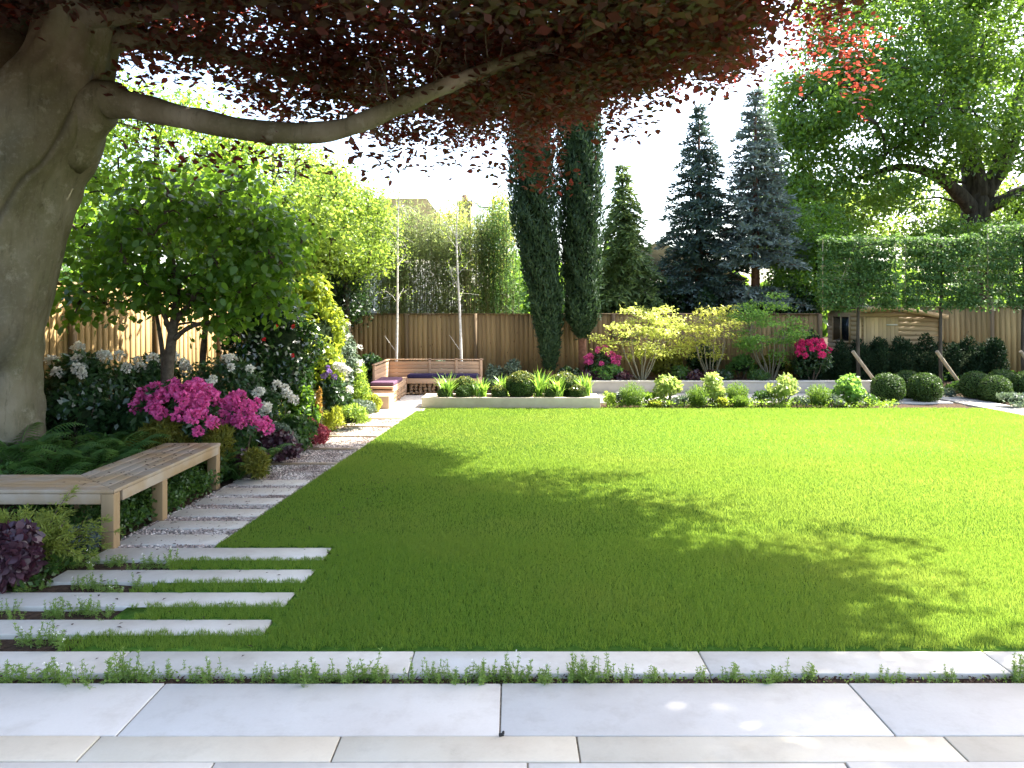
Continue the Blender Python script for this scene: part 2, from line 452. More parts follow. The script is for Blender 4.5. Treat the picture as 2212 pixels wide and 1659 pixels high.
# narrow stones of the gravel path beside the bench
gp = 'stepping stones in the gravel path'
for i, (b, a) in enumerate([(6.72, 6.44), (7.17, 6.91), (7.61, 7.34), (8.07, 7.80), (8.51, 8.21), (8.93, 8.66)]):
    ym = (a + b) / 2
    slab(-3.27 + (ym - 6.4) * .06, LX(ym) - .02, a, b,
         f'{ORD[i]} stepping stone in the gravel beside the bench, counting from its near corner leg', gp)
g = MB()
g.prism([(-3.34, 6.36), (LX(6.36), 6.36), (LX(14.1), 14.1), (-2.84, 14.1)], -.06, -.022)
structure('gravel_path', g, M['gravel'])
def pebbles(n, poly, r0, z0):
    y = poly[0] + (poly[1] - poly[0]) * rng.random(n)
    l, r_ = -3.34 + (y - 6.3) * .068, LX(y)
    x = l + (r_ - l) * rng.random(n)
    o = np.array([(1,0,0),(-1,0,0),(0,1,0),(0,-1,0),(0,0,1),(0,0,-1)], float)
    s = r0 * (.6 + .8 * rng.random((n, 1))) * np.array([1, 1, .6]) * (.75 + .5 * rng.random((n, 3)))
    a = rng.random(n) * 6.28
    V = o[None] * s[:, None] * 1.0
    V = V + rng.normal(size=V.shape) * r0 * .12
    c, sn = np.cos(a)[:, None], np.sin(a)[:, None]
    vx = V[..., 0] * c - V[..., 1] * sn; vy = V[..., 0] * sn + V[..., 1] * c
    V = np.stack([vx + x[:, None], vy + y[:, None], V[..., 2] + z0 + rng.random((n, 1)) * r0 * .8], -1)
    f = np.array([(0,2,4),(2,1,4),(1,3,4),(3,0,4),(2,0,5),(1,2,5),(3,1,5),(0,3,5)])
    Fc = (np.arange(n) * 6)[:, None, None] + f[None]
    return V.reshape(-1, 3), Fc.reshape(-1, 3)
pb = MB()
pb.add(*pebbles(9000, (6.36, 9.0), .013, -.018)); pb.add(*pebbles(7000, (8.9, 11.2), .014, -.018)); pb.add(*pebbles(8500, (11.1, 14.08), .015, -.018))
stuff('gravel', pb, M['pebble'], 'loose grey and buff gravel filling the path between the stones', 'gravel')
for i, y in enumerate((9.86, 10.95, 12.07, 13.12, 14.1)):
    xl_ = -3.34 + (y - 6.3) * .068 + .05
    e = MB(); e.box(((xl_ + LX(y)) / 2, y, -.02), (LX(y) - xl_, .06, .075))
    tag(ob('path_edging', e, M['oak_x'], loc=((xl_ + LX(y)) / 2, y, 0), bevel=.006),
        ['thin wooden edging board across the gravel, beside the purple heuchera', 'thin wooden edging board across the gravel, beside the red azalea', 'thin wooden edging board across the sunlit gravel, next after the red azalea', 'thin wooden edging board across the sunlit gravel, before the paving', 'thin wooden edging board where sunlit gravel meets the paving'][i],
        'edging', 'edging boards across the path')
# paving on to the corner seat
gf = 'paving slabs of the sunlit path'
for i, (a, b) in enumerate(((14.16, 14.70), (14.72, 15.27))):
    ym = (a + b) / 2
    slab(-3.34 + (ym - 6.3) * .068, LX(ym) - .02, a, b,
         ['honey coloured paving slab just beyond the last gravel bay', 'honey coloured paving slab next to the seat step box'][i], gf, 'patio_honey', -.002, .03)
t = MB()
for a, b, xl in ((15.3, 16.15, -2.72), (16.17, 17.1, -2.7), (17.12, 18.3, -2.7)):
    t.prism([(xl, a), (-1.74, a), (-1.74, b), (xl, b)], -.06, -.003)
for k in range(10):
    a = -1.73 + k * 1.12
    t.prism([(a, 16.72), (a + 1.11, 16.72), (a + 1.11, 18.68), (a, 18.68)], -.06, -.003)
structure('terrace', t, M['patio'], bevel=.004)
rp = MB()
y = 13.2; k = 0
while y < 18.6:
    rp.prism([(9.6, y), (10.35, y), (10.35, y + .52), (9.6, y + .52)], -.06, -.002); y += .56
structure('side_path', rp, M['slab'], bevel=.006)

# ================================================================== left bench (built round the beech)
def boards_prism(mb, poly, z0, z1): mb.prism(poly, z0, z1)
b = thing('garden_bench', (-3.3, 6.4, 0), 'L shaped slatted oak bench with square legs, under the purple beech tree', 'bench')
x0, y0, y1, sz = -3.22, 6.31, 8.62, .475
bw = .117
mb = MB(); mb2 = MB()
for k in range(5):
    o1, o2 = k * (bw + .006), k * (bw + .006) + bw
    mb.prism([(x0 - o1, y0 + o1), (x0 - o2, y0 + o2), (x0 - o2, y1), (x0 - o1, y1)], sz - .032, sz)
    mb2.prism([(x0 - o1 - .003, y0 + o1), (x0 - o2 - .003, y0 + o2), (-6.6, y0 + o2), (-6.6, y0 + o1)], sz - .032, sz)
seat = ob('seat', mb, M['oak_y'], parent=b, bevel=.005)
ob('seat', mb2, M['oak_x'], parent=b, bevel=.005)
wd = 5 * bw + .024
mb = MB(); mb.box((x0 - .02, (y0 + y1) / 2 + .05, sz - .076), (.035, y1 - y0 - .2, .085)); ob('rail', mb, M['oak_y'], parent=b, bevel=.005)
mb = MB(); mb.box((x0 - wd + .02, (y0 + y1) / 2 + .3, sz - .076), (.035, y1 - y0 - .8, .085)); ob('rail', mb, M['oak_y'], parent=b, bevel=.005)
mb = MB(); mb.box(((x0 - .11 - 6.6) / 2, y0 + .02, sz - .076), (6.6 + x0 - .11, .035, .085)); ob('rail', mb, M['oak_x'], parent=b, bevel=.005)
for lx, ly in ((x0 - .056, y0 + .056), (x0 - .056, 7.25), (x0 - .056, y1 - .056), (x0 - wd + .075, y1 - .056), (x0 - wd + .075, 7.25), (-4.9, y0 + .056), (-4.9, y0 + wd - .07), (x0 - wd + .06, y0 + wd - .06)):
    mb = MB(); mb.box((lx, ly, (sz - .034) / 2 - .03), (.105, .105, sz - .034 + .06)); ob('leg', mb, M['oak_z'], parent=b, bevel=.006)

# ================================================================== fences
def fence(name, label, p0, p1, h, m, pan=1.83, bw=.125, z0=-.05, cap=True):
    p0 = np.array(p0, float); p1 = np.array(p1, float); L = np.linalg.norm(p1 - p0); u = (p1 - p0) / L; a = math.atan2(u[1], u[0])
    nrm = np.array([u[1], -u[0]])       # towards the garden for a fence walked left to right
    root = thing(name, (p0[0], p0[1], 0), label, 'fence')
    n = max(1, round(L / pan)); pl = L / n
    for i in range(n):
        mb = MB(); s = i * pl + .05
        while s < (i + 1) * pl - .05:
            c = p0 + u * (s + bw / 2) + nrm * rng.normal() * .002
            mb.box((c[0], c[1], (h + z0) / 2 + rng.normal() * .003), (bw + .012, .016, h - z0), rz=a + R(4)); s += bw
        pnl = ob('panel', mb, m, parent=root)
    mb = MB()
    for i in range(n + 1):
        c = p0 + u * i * pl + nrm * .03
        q = MB(); q.box((c[0], c[1], (h + .03 + z0) / 2), (.095, .095, h + .03 - z0), rz=a); ob('post', q, M['wood_post'], parent=root)
    if cap:
        c = (p0 + p1) / 2; mb.box((c[0], c[1], h + .018), (L, .06, .03), rz=a); ob('capping', mb, M['wood_post'], parent=root)
    return root
fence('board_fence', 'weathered brown board fence behind the corner seat and cypresses', (-4.6, 20.6), (8.12, 20.6), 1.88, M['wood_far'])
fence('board_fence', 'golden close board fence behind the white rhododendrons and beech trunk', (-6.9, 7.2), (-4.6, 20.55), 2.32, M['wood_v'])
fence('board_fence', 'tall close board fence running on from the wooden shed', (11.35, 21.6), (15.6, 19.0), 2.08, M['wood_v'])

# ================================================================== shed
sh = thing('garden_shed', (9.95, 20.9, 0), 'small honey coloured timber shed with a boarded door above the yew hedge', 'shed')
xl, xr, yf, yb = 8.87, 11.0, 20.0, 21.9
xa, za, zl, zr = 9.58, 2.10, 2.03, 1.86
roofz = lambda x: zl + (za - zl) * (x - xl) / (xa - xl) if x < xa else za + (zr - za) * (x - xa) / (xr - xa)
mb = MB(); z = 0.02
while z < 2.02:
    zt = z + .118
    xe = xr if zt < zr else xa + (za - zt) / (za - zr) * (xr - xa)
    xs_ = xl if zt < zl else xl + .35
    if xe > xs_ + .1: mb.box(((xs_ + xe) / 2, yf, z + .059), (xe - xs_, .02, .113), rx=R(-4))
    z += .12
mb.slab_y([(xl, .02), (xr, .02), (xr, zr - .02), (xa, za - .02), (xl, zl - .02)], yf + .02, yf + .05)
wl = ob('wall', mb, M['shed_x'], parent=sh)
mb = MB(); z = .02
while z < zl - .12:
    mb.box((xl, (yf + yb) / 2, z + .059), (.02, yb - yf, .113), ry=R(4)); z += .12
mb.box((xl + .03, (yf + yb) / 2, zl / 2), (.03, yb - yf - .1, zl - .06))
sw = ob('wall', mb, M['shed_y'], parent=sh)
mb = MB(); mb.box((xr, (yf + yb) / 2, zr / 2), (.03, yb - yf - .02, zr - .06)); mb.box(((xl + xr) / 2, yb, .9), (xr - xl - .06, .03, 1.8)); ob('wall', mb, M['shed_y'], parent=sh)
mb = MB()
for (a, za_), (b_, zb_) in (((xl - .1, zl - .01), (xa, za)), ((xa, za), (xr + .12, zr - .012))):
    mb.slab_y([(a, za_), (b_, zb_), (b_, zb_ + .03), (a, za_ + .03)], yf - .1, yb + .1)
rf = ob('roof', mb, M['felt'], parent=sh)
mb = MB()
for (a, za_), (b_, zb_) in (((xl - .1, zl), (xa, za + .01)), ((xa, za + .01), (xr + .12, zr - .002))):
    mb.slab_y([(a, za_ - .10), (b_, zb_ - .10), (b_, zb_ + .02), (a, za_ + .02)], yf - .135, yf - .104)
ob('bargeboard', mb, M['shed_x'], parent=rf)
mb = MB(); s = 9.06
while s < 9.80: mb.box((s + .052, yf - .028, .95), (.100, .02, 1.72)); s += .104
dr = ob('door', mb, M['shed_z'], parent=sh, bevel=.002)
for zz in (1.62, .4):
    mb = MB(); mb.box((9.72, yf - .044, zz), (.28, .008, .035)); ob('hinge', mb, M['coping'], parent=dr)
for x_ in (xl + .035, xr - .035):
    mb = MB(); mb.box((x_, yf - .022, .92), (.07, .03, 1.78)); ob('corner_trim', mb, M['shed_z'], parent=sh)
for x_ in (9.03, 9.86):
    mb = MB(); mb.box((x_, yf - .02, .95), (.05, .028, 1.76)); ob('door_trim', mb, M['shed_z'], parent=sh)
wf = MB()
for yy in (20.42, 20.95, 21.48): wf.box((xl - .03, yy, 1.5), (.04, .045, .72))
for zz in (1.16, 1.84): wf.box((xl - .03, 20.95, zz), (.036, 1.06, .045))
wn = ob('window', wf, M['shed_y'], parent=sh)
q = MB(); q.box((xl - .022, 20.95, 1.5), (.012, 1.02, .66)); ob('pane', q, M['glass'], parent=wn)

# ================================================================== raised bed wall and planter
rw = thing('garden_wall', (5.4, 18.78, 0), 'low buff rendered wall holding the raised bed below the acers', 'wall')
mb = MB(); mb.box((5.5, 18.78, .115), (7.5, .16, .30)); ob('wall_face', mb, M['render'], parent=rw, bevel=.005)
mb = MB(); mb.box((5.5, 18.78, .28), (7.54, .2, .03)); ob('coping', mb, M['coping'], parent=rw, bevel=.005)
mb = MB(); mb.box((1.83, 19.7, .12), (.16, 1.68, .30)); ob('wall_face', mb, M['render'], parent=rw)
pl = thing('raised_planter', (-.05, 16.1, 0), 'long low cream stone planter with lilies and box balls at the lawn end', 'planter')
px0, px1, py0, py1 = -1.83, 1.79, 15.78, 16.62
mb = MB(); mb.box(((px0 + px1) / 2, py0 + .06, .09), (px1 - px0, .12, .23)); mb.box(((px0 + px1) / 2, py1 - .06, .09), (px1 - px0, .12, .23))
mb.box((px0 + .15, (py0 + py1) / 2, .09), (.3, py1 - py0 - .24, .229)); mb.box((px1 - .15, (py0 + py1) / 2, .09), (.3, py1 - py0 - .24, .229))
ob('planter_wall', mb, M['planter'], parent=pl, bevel=.006)
mb = MB(); mb.box(((px0 + px1) / 2, (py0 + py1) / 2, .075), (px1 - px0 - .6, py1 - py0 - .24, .2)); ob('compost', mb, M['soil'], parent=pl)

# ================================================================== corner seat
cs = thing('corner_bench', (-2.7, 17.5, 0), 'cedar L shaped corner seat with a boarded back against the far fence', 'bench')
sx, ix, yb, yfr = -3.0, -2.48, 18.95, 18.35     # back plane of the arm, its front edge, rear plane, front of rear seat
xR = -.72
mb = MB()
for k in range(5): mb.box(((sx + xR) / 2, yb, .335 + k * .092), (xR - sx, .03, .086))
bk = ob('backrest', mb, M['cedar_x'], parent=cs, bevel=.004)
mb = MB()
for x_ in (-2.0, -1.35, xR - .03): mb.box((x_, yb - .02, .42), (.06, .03, .8))
mb.box(((sx + xR) / 2, yb, .79), (xR - sx + .04, .07, .028)); ob('back_post', mb, M['cedar_x'], parent=bk, bevel=.004)
mb = MB()
for k in range(5): mb.box((sx, 17.92, .335 + k * .092), (.03, 2.0, .086))
mb.box((sx, 17.92, .79), (.07, 2.06, .028)); mb.box((sx, 16.94, .40), (.05, .045, .8)); ob('backrest', mb, M['cedar_y'], parent=cs, bevel=.004)
mb = MB(); mb.box(((ix + xR) / 2, (yfr + yb) / 2, .355), (xR - ix, yb - yfr - .03, .05)); mb.box(((ix + xR) / 2, yfr + .02, .31), (xR - ix, .03, .10)); ob('seat', mb, M['cedar_x'], parent=cs, bevel=.005)
mb = MB(); mb.box(((sx + ix) / 2 + .02, 17.6, .355), (ix - sx - .04, 2.65, .05)); mb.box((ix - .015, 17.35, .30), (.03, 2.1, .09)); ob('seat', mb, M['cedar_y'], parent=cs, bevel=.005)
mb = MB()
for yy in (16.33, 17.3, 18.3): mb.box((ix - .03, yy, .15), (.06, .06, .30))
for xx in (-1.6, xR - .03): mb.box((xx, yfr + .04, .15), (.06, .06, .30))
mb.box((sx + .06, 17.6, .16), (.03, 2.6, .34)); mb.box(((sx + xR) / 2, yb - .06, .16), (xR - sx, .03, .34))
ob('frame', mb, M['cedar_y'], parent=cs)
mb = MB(); mb.box((-2.74, 15.95, .12), (.56, .72, .27)); mb.box((-2.74, 16.3, .2), (.56, .05, .2)); ob('step_box', mb, M['cedar_y'], parent=cs, bevel=.006)
def cushion(c, s, m, label):
    mb = MB(); mb.box(c, s); o = ob('seat_cushion', mb, M[m], loc=c, bevel=.03)
    o.modifiers[0].segments = 4
    tag(o, label, 'cushion', 'cushions on the corner seat')
cushion((-2.73, 17.05, .425), (.5, 1.35, .085), 'cushion', 'sunlit mauve cushion along the side arm of the corner seat')
cushion((-2.05, 18.62, .425), (.85, .5, .085), 'navy', 'dark navy cushion in the corner of the seat back row')
cushion((-1.2, 18.62, .425), (.8, .5, .085), 'navy', 'dark navy cushion at the seat end behind the planter lilies')
lg = 'firewood logs under the corner seat'
def log(name, c, r, L, axis, label):
    p = np.array([(0, 0, 0), (L * .5, 0, 0), (L, 0, 0)]) if axis == 0 else np.array([(0, 0, 0), (0, L * .5, 0), (0, L, 0)])
    mb = MB(); mb.tube(p + np.array(c), r, 9, wob=.18); tag(ob('firewood_log', mb, M['log_end'], loc=c), label, 'log', lg)
for i in range(14):
    for j in range(3):
        if rng.random() < .93:
            r = .04 + .014 * rng.random()
            log('log', (-2.86, 16.42 + i * .136 + rng.normal() * .012, .045 + j * .085), r, .36, 0, 'split log end in the sunlit stack below the mauve cushion')
for i in range(15):
    for j in range(3):
        r = .038 + .014 * rng.random()
        log('log', (-2.38 + i * .108 + rng.normal() * .01, 18.42, .045 + j * .085), r, .36, 1, 'dark log end in the shaded stack below the navy cushions')

# small black spacer on a patio joint
c = G(1083, 1590); mb = MB(); mb.box((c[0], c[1], .006), (.022, .012, .012), rz=.4); mb.box((c[0] + .008, c[1] + .006, .012), (.012, .008, .014), rz=.9)
tag(ob('paving_spacer', mb, M['rubber'], loc=c, bevel=.002), 'tiny black rubber spacer lying on a patio joint', 'spacer')
# ================================================================== plant materials
L = {}
L['beech'] = leafmat('copper_beech_leaf', (.021, .020, .012), (.050, .022, .021), .41, (.42, .066, .042), .4, .35, .8)
L['lime'] = leafmat('lime_leaf', (.050, .120, .014), (.135, .225, .026), .5, (.36, .55, .05), .45, .3, .5)
L['lime2'] = leafmat('pale_lime_leaf', (.070, .145, .020), (.175, .26, .036), .5, (.44, .60, .08), .45, .3, .5)
L['broad'] = leafmat('broad_leaf', (.026, .082, .013), (.075, .160, .022), .47, (.28, .50, .035), .38, .4, .7)
L['oak'] = leafmat('oak_leaf', (.034, .092, .017), (.080, .160, .026), .45, (.26, .44, .04), .45, .3, .25)
L['dark'] = leafmat('laurel_leaf', (.012, .034, .012), (.030, .068, .020), .25, (.06, .14, .02), .28, .5, 1)
L['camellia'] = leafmat('camellia_leaf', (.010, .030, .010), (.026, .060, .016), .2, (.06, .15, .02), .2, .6, 1)
L['rhodo'] = leafmat('rhododendron_leaf', (.018, .048, .016), (.040, .085, .024), .25, (.08, .17, .03), .32, .45, 1)
L['golden'] = leafmat('golden_leaf', (.16, .20, .022), (.26, .29, .035), .5, (.55, .60, .06), .45, .3, 1)
L['choisya'] = leafmat('golden_choisya', (.10, .18, .015), (.22, .28, .025), .45, (.50, .58, .05), .35, .4, 1)
L['acer'] = leafmat('acer_leaf_gold', (.33, .37, .05), (.50, .52, .11), .5, (.78, .86, .19), .45, .3, 1)
L['acer2'] = leafmat('acer_leaf_lime', (.26, .30, .045), (.46, .44, .08), .5, (.72, .74, .14), .45, .3, 1)
L['acer3'] = leafmat('acer_leaf_green', (.075, .19, .035), (.15, .28, .055), .48, (.30, .52, .08), .45, .3, 1)
L['cypress'] = leafmat('cypress_spray', (.018, .042, .020), (.046, .085, .036), .18, (.07, .13, .04), .6, .2, 1)
L['bluespruce'] = leafmat('blue_spruce_needle', (.105, .145, .125), (.205, .25, .215), .2, (.18, .25, .19), .6, .2, .8)
L['spruce'] = leafmat('spruce_needle', (.045, .080, .068), (.095, .14, .115), .2, (.11, .17, .11), .6, .2, .8)
L['nootka'] = leafmat('weeping_conifer_spray', (.075, .135, .050), (.16, .225, .085), .3, (.26, .36, .10), .55, .2, .8)
L['bamboo'] = leafmat('bamboo_leaf', (.085, .125, .042), (.18, .22, .095), .46, (.36, .44, .14), .4, .35, .8)
L['hornbeam'] = leafmat('hornbeam_leaf', (.045, .110, .030), (.095, .180, .055), .36, (.20, .35, .07), .55, .2, .8)
L['yew'] = leafmat('yew_needle', (.008, .021, .010), (.018, .038, .015), .08, (.03, .07, .02), .7, .1, 1.5)
L['box'] = leafmat('box_leaf', (.028, .062, .016), (.075, .125, .028), .22, (.12, .22, .03), .45, .2, 1.5)
L['boxpale'] = leafmat('box_pale_leaf', (.08, .12, .02), (.19, .20, .05), .35, (.36, .38, .07), .35, .4, 1.5)
L['fern'] = leafmat('fern_pinna', (.045, .125, .034), (.105, .20, .050), .42, (.22, .44, .07), .5, .25, 1)
L['ground'] = leafmat('ground_cover_leaf', (.022, .060, .016), (.06, .115, .025), .35, (.12, .25, .03), .4, .35, 1)
L['heuchera'] = leafmat('purple_heuchera_leaf', (.026, .011, .018), (.068, .030, .042), .22, (.16, .03, .05), .35, .45, 2)
L['redleaf'] = leafmat('red_azalea_petal', (.22, .02, .035), (.52, .12, .14), .3, (.6, .08, .10), .5, .2, 2)
L['juniper'] = leafmat('gold_juniper_spray', (.11, .16, .03), (.24, .28, .055), .35, (.40, .48, .07), .55, .2, 1)
L['goldcon'] = leafmat('gold_thread_spray', (.075, .088, .013), (.17, .165, .025), .3, (.28, .28, .03), .55, .2, 1)
L['bluegrey'] = leafmat('blue_grey_needle', (.06, .09, .095), (.12, .16, .165), .15, (.12, .18, .17), .6, .2, 1)
L['silver'] = leafmat('grey_green_leaf', (.06, .10, .065), (.13, .17, .12), .3, (.18, .25, .12), .45, .3, 1)
L['orange'] = leafmat('orange_berberis_leaf', (.26, .15, .03), (.42, .27, .06), .4, (.6, .36, .07), .5, .2, 2)
L['strap'] = leafmat('lily_strap_leaf', (.085, .20, .03), (.17, .31, .05), .45, (.40, .64, .08), .35, .4, 1)
L['rosemary'] = leafmat('upright_herb_leaf', (.055, .13, .016), (.115, .20, .026), .4, (.24, .38, .04), .5, .25, 1)
L['woodruff'] = leafmat('woodruff_leaf', (.11, .20, .04), (.22, .31, .075), .45, (.40, .55, .10), .45, .3, 1)
L['hosta'] = leafmat('hosta_leaf', (.030, .085, .022), (.07, .15, .035), .4, (.18, .36, .05), .35, .4, 1)
L['varieg'] = leafmat('cream_variegated_leaf', (.12, .22, .03), (.36, .42, .11), .42, (.50, .62, .14), .45, .3, 6)
L['pink'] = leafmat('magenta_petal', (.58, .05, .24), (.80, .19, .45), .35, (.88, .12, .42), .5, .2, 3)
L['crimson'] = leafmat('crimson_petal', (.44, .012, .10), (.66, .05, .19), .35, (.80, .04, .20), .5, .2, 3)
L['white'] = leafmat('white_petal', (.62, .60, .52), (.80, .78, .70), .35, (.85, .83, .74), .5, .2, 3)
L['mauve'] = leafmat('mauve_petal', (.28, .15, .46), (.44, .28, .62), .35, (.5, .3, .7), .5, .2, 3)
L['redflower'] = leafmat('red_camellia_petal', (.42, .006, .010), (.60, .02, .03), .3, (.7, .02, .03), .5, .2, 3)
L['dead'] = leafmat('fallen_leaf', (.030, .016, .012), (.085, .045, .028), .1, (.1, .05, .03), .6, .2, 4)
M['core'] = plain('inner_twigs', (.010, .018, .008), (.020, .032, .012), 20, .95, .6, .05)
M['beech_bark'] = None
M['twig'] = plain('twig_bark', (.060, .045, .032), (.12, .095, .070), 18, .85, .4, .15)
M['bark'] = plain('tree_bark', (.032, .027, .020), (.085, .072, .055), 9, .9, .7, .1, stretch=(1, 1, .25))
M['acer_bark'] = plain('acer_bark', (.14, .13, .085), (.26, .23, .16), 14, .7, .3, stretch=(1, 1, .3))
M['birch'] = plain('birch_bark', (.50, .47, .42), (.68, .65, .60), 7, .6, .2, stretch=(1, 1, 3))
M['culm'] = plain('bamboo_culm', (.085, .095, .035), (.19, .185, .085), 5, .5, .1)
M['spruce_bark'] = plain('spruce_bark', (.13, .06, .035), (.22, .11, .07), 14, .9, .5)

def beech_bark():
    m, nt, out = mat('beech_bark')
    a = noise(nt, 1.5, 5, stretch=(1, 1, .55))
    col = ramp(nt, a, [(.3, (.075, .066, .036)), (.5, (.155, .138, .092)), (.72, (.27, .25, .195))])
    gr_ = noise(nt, .8, 3)
    col = mixc(nt, ramp(nt, gr_, [(.45, (0, 0, 0)), (.65, (.6, .6, .6))]), col, (.075, .08, .028))
    sp = noise(nt, 24, 6, rough=.7)
    col = mixc(nt, math_(nt, 'MULTIPLY', ramp(nt, sp, [(.52, (0, 0, 0)), (.66, (1, 1, 1))]), .3), col, (.22, .20, .15))
    dk = noise(nt, 5, 6, rough=.7, stretch=(1.4, 1.4, .5))
    col = mixc(nt, ramp(nt, dk, [(.60, (0, 0, 0)), (.72, (.75, .75, .75))]), col, (.055, .048, .028))
    vs_ = noise(nt, 7, 7, rough=.7, stretch=(2.2, 2.2, .16))
    col = mixc(nt, ramp(nt, vs_, [(.55, (0, 0, 0)), (.68, (.55, .55, .55))]), col, (.050, .046, .026))
    li_ = noise(nt, 3.4, 8, rough=.75)
    col = mixc(nt, ramp(nt, li_, [(.56, (0, 0, 0)), (.64, (.5, .5, .5))]), col, (.27, .26, .20))
    sc_ = N(nt, 'Attribute', attribute_name='scar_shade').outputs['Fac']
    col = mixc(nt, sc_, col, (.030, .026, .018))
    h = math_(nt, 'ADD', math_(nt, 'MULTIPLY', noise(nt, 3.2, 5, stretch=(1, 1, .45)), 1.0), math_(nt, 'MULTIPLY', sp, .25))
    bp = N(nt, 'Bump', {'Strength': .4, 'Distance': .05, 'Height': h})
    p = N(nt, 'BsdfPrincipled', {'Base Color': col, 'Roughness': .75, 'Specular IOR Level': .25, 'Normal': bp.outputs[0]})
    nt.links.new(p.outputs[0], out.inputs[0])
    return m
M['beech_bark'] = beech_bark()

# ================================================================== the copper beech
bx, by = -5.9, 8.5
bt = thing('beech_tree', (bx, by, 0), 'huge copper beech with a smooth grey trunk and dark purple leaves over the lawn', 'tree')
prof = [(-.3, -5.15, 1.15), (.15, -5.28, 1.0), (.55, -5.32, .90), (1.28, -5.26, .84), (1.8, -5.16, .80), (2.3, -5.05, .78), (2.7, -4.96, .77), (3.15, -4.86, .74),
        (3.6, -4.70, .72), (4.0, -4.49, .66), (4.56, -4.42, .46), (5.3, -4.32, .37), (6.5, -4.1, .32), (8.5, -3.7, .24), (10.5, -3.4, .12)]
NR, NS = 260, 200
pp = spline([(e - r, by, z) for z, e, r in prof], NR)
rr = np.interp(np.linspace(0, len(prof) - 1, NR), range(len(prof)), [p[2] for p in prof])
tb = MB(); tb.tube(pp, rr, NS)
V = tb.V[0]; cen = np.repeat(pp, NS, 0); rv = V - cen; rad = np.linalg.norm(rv, axis=1, keepdims=True); un = rv / (rad + 1e-9)
th = np.arctan2(un[:, 1], un[:, 0])[:, None]; zz = V[:, 2:3]
d = .035 * np.sin(3 * th + 1.4 * zz) + .025 * np.sin(5 * th - 2.1 * zz + 1) + .02 * np.sin(2.3 * zz + 2 * th) + .012 * np.sin(9 * th + 3.1 * zz)
d += np.where(zz < 1.0, .05 * (1.4 - zz) / 1.4 * np.maximum(0, np.sin(4 * th + .6)), 0)
V = V + un * d * np.minimum(1, rad / .4)
scar_shade = np.zeros((len(V), 1))  # knot scars, and shade painted into the trunk grooves to show their relief
d2 = .010 * np.sin(17 * th + 5 * np.sin(zz * 2.1)) * np.sin(zz * 4 + th * 3) + .007 * np.sin(zz * 19 + 4 * np.sin(th * 3)) * np.sin(th * 4)
V = V + un * d2
for ax, az, s, amp in ((-.55, 3.72, .12, .06), (-1.10, 2.62, .22, .07), (-1.35, 3.55, .15, -.06), (-.75, 3.42, .10, .05), (-1.45, 1.95, .24, .08), (-.98, 1.72, .13, .05), (-1.9, 2.9, .16, .06), (-1.2, 1.0, .16, .06), (-.62, 2.72, .17, .06), (-1.0, 4.3, .13, .05), (-.9, 1.25, .09, -.04))[1:9:2]:
    c = np.array([np.interp(az, pp[:, 2], pp[:, 0]) + math.cos(ax) * np.interp(az, pp[:, 2], rr), by + math.sin(ax) * np.interp(az, pp[:, 2], rr), az])
    q = np.linalg.norm((V - c) * np.array([1, 1, .8]), axis=1, keepdims=True) / s
    q = q * (1 + .12 * np.sin(th * 23 + zz * 7))
    V = V + un * (amp * np.exp(-q * q) - amp * 1.3 * np.exp(-(q * 2.2) ** 2) + 0)
    scar_shade = np.maximum(scar_shade, .30 * np.exp(-((q - .9) * 5) ** 2) * (.5 + .5 * np.sin(th * 9 + zz * 5 + ax * 7)) + .35 * np.exp(-(q * 4) ** 2))
    brow = np.exp(-(((V[:, 2:3] - az) - .6 * s - .9 * np.abs(th - np.arctan2(math.sin(ax), math.cos(ax)))) / .05) ** 2) * (q < 3.2); scar_shade = np.maximum(scar_shade, .16 * brow * (q > 1))
# a long seam of broken bark up from one root, its groove painted darker
sm = np.exp(-((th + .62 + .10 * np.sin(zz * 3)) / .13) ** 2) * (zz < 1.75) * np.clip((1.75 - zz) * 2, 0, 1)
scar_shade = np.maximum(scar_shade, sm * (.45 + .5 * np.abs(np.sin(zz * 30 + th * 40)))); V = V - un * .06 * sm
seam = np.exp(-((th + 1.0 - .22 * (zz - 2.6)) / .03) ** 2) * (zz > 2.7) * (zz < 4.2); scar_shade = np.maximum(scar_shade, .6 * seam); V = V - un * .035 * seam
tb.V[0] = V
tko = ob('trunk', tb, M['beech_bark'], parent=bt, smooth=True)
at_ = tko.data.attributes.new('scar_shade', 'FLOAT', 'POINT'); at_.data.foreach_set('value', scar_shade.astype(np.float32).ravel())
def limb(pts, radii, nm='limb', parent=bt, m=None, n=40, seg=14, lump=.10):
    P = spline(pts, n); r = np.interp(np.linspace(0, len(radii) - 1, n), range(len(radii)), radii)
    r = r * (1 + lump * np.sin(np.arange(n) * 1.3) * rng.random(n))
    mb = MB(); mb.tube(P, r, seg, wob=.06); ob(nm, mb, m or M['beech_bark'], parent=parent, smooth=True); return P
limb([(-5.45, 8.7, 3.2), (-5.75, 9.0, 4.6), (-6.0, 9.2, 5.9), (-6.8, 9.6, 8.0), (-7.4, 10, 9.5)], [.52, .52, .44, .34, .2], seg=24)
def wd_(x, y, d): return (X(x, d), d, Z(y, d))
main_limb = limb([(-5.0, 8.5, 3.75), wd_(215, 222, 8.45), wd_(275, 226, 8.4), wd_(400, 254, 8.3), wd_(560, 284, 8.2), wd_(720, 282, 8.15), wd_(850, 235, 8.1), wd_(950, 190, 8.1), wd_(1080, 140, 8.1), wd_(1225, 88, 8.1), (1.6, 8.4, 5.25), (2.6, 9.0, 5.5)],
     [.42, .25, .15, .122, .115, .105, .095, .085, .068, .05, .035, .015], n=70, seg=16)
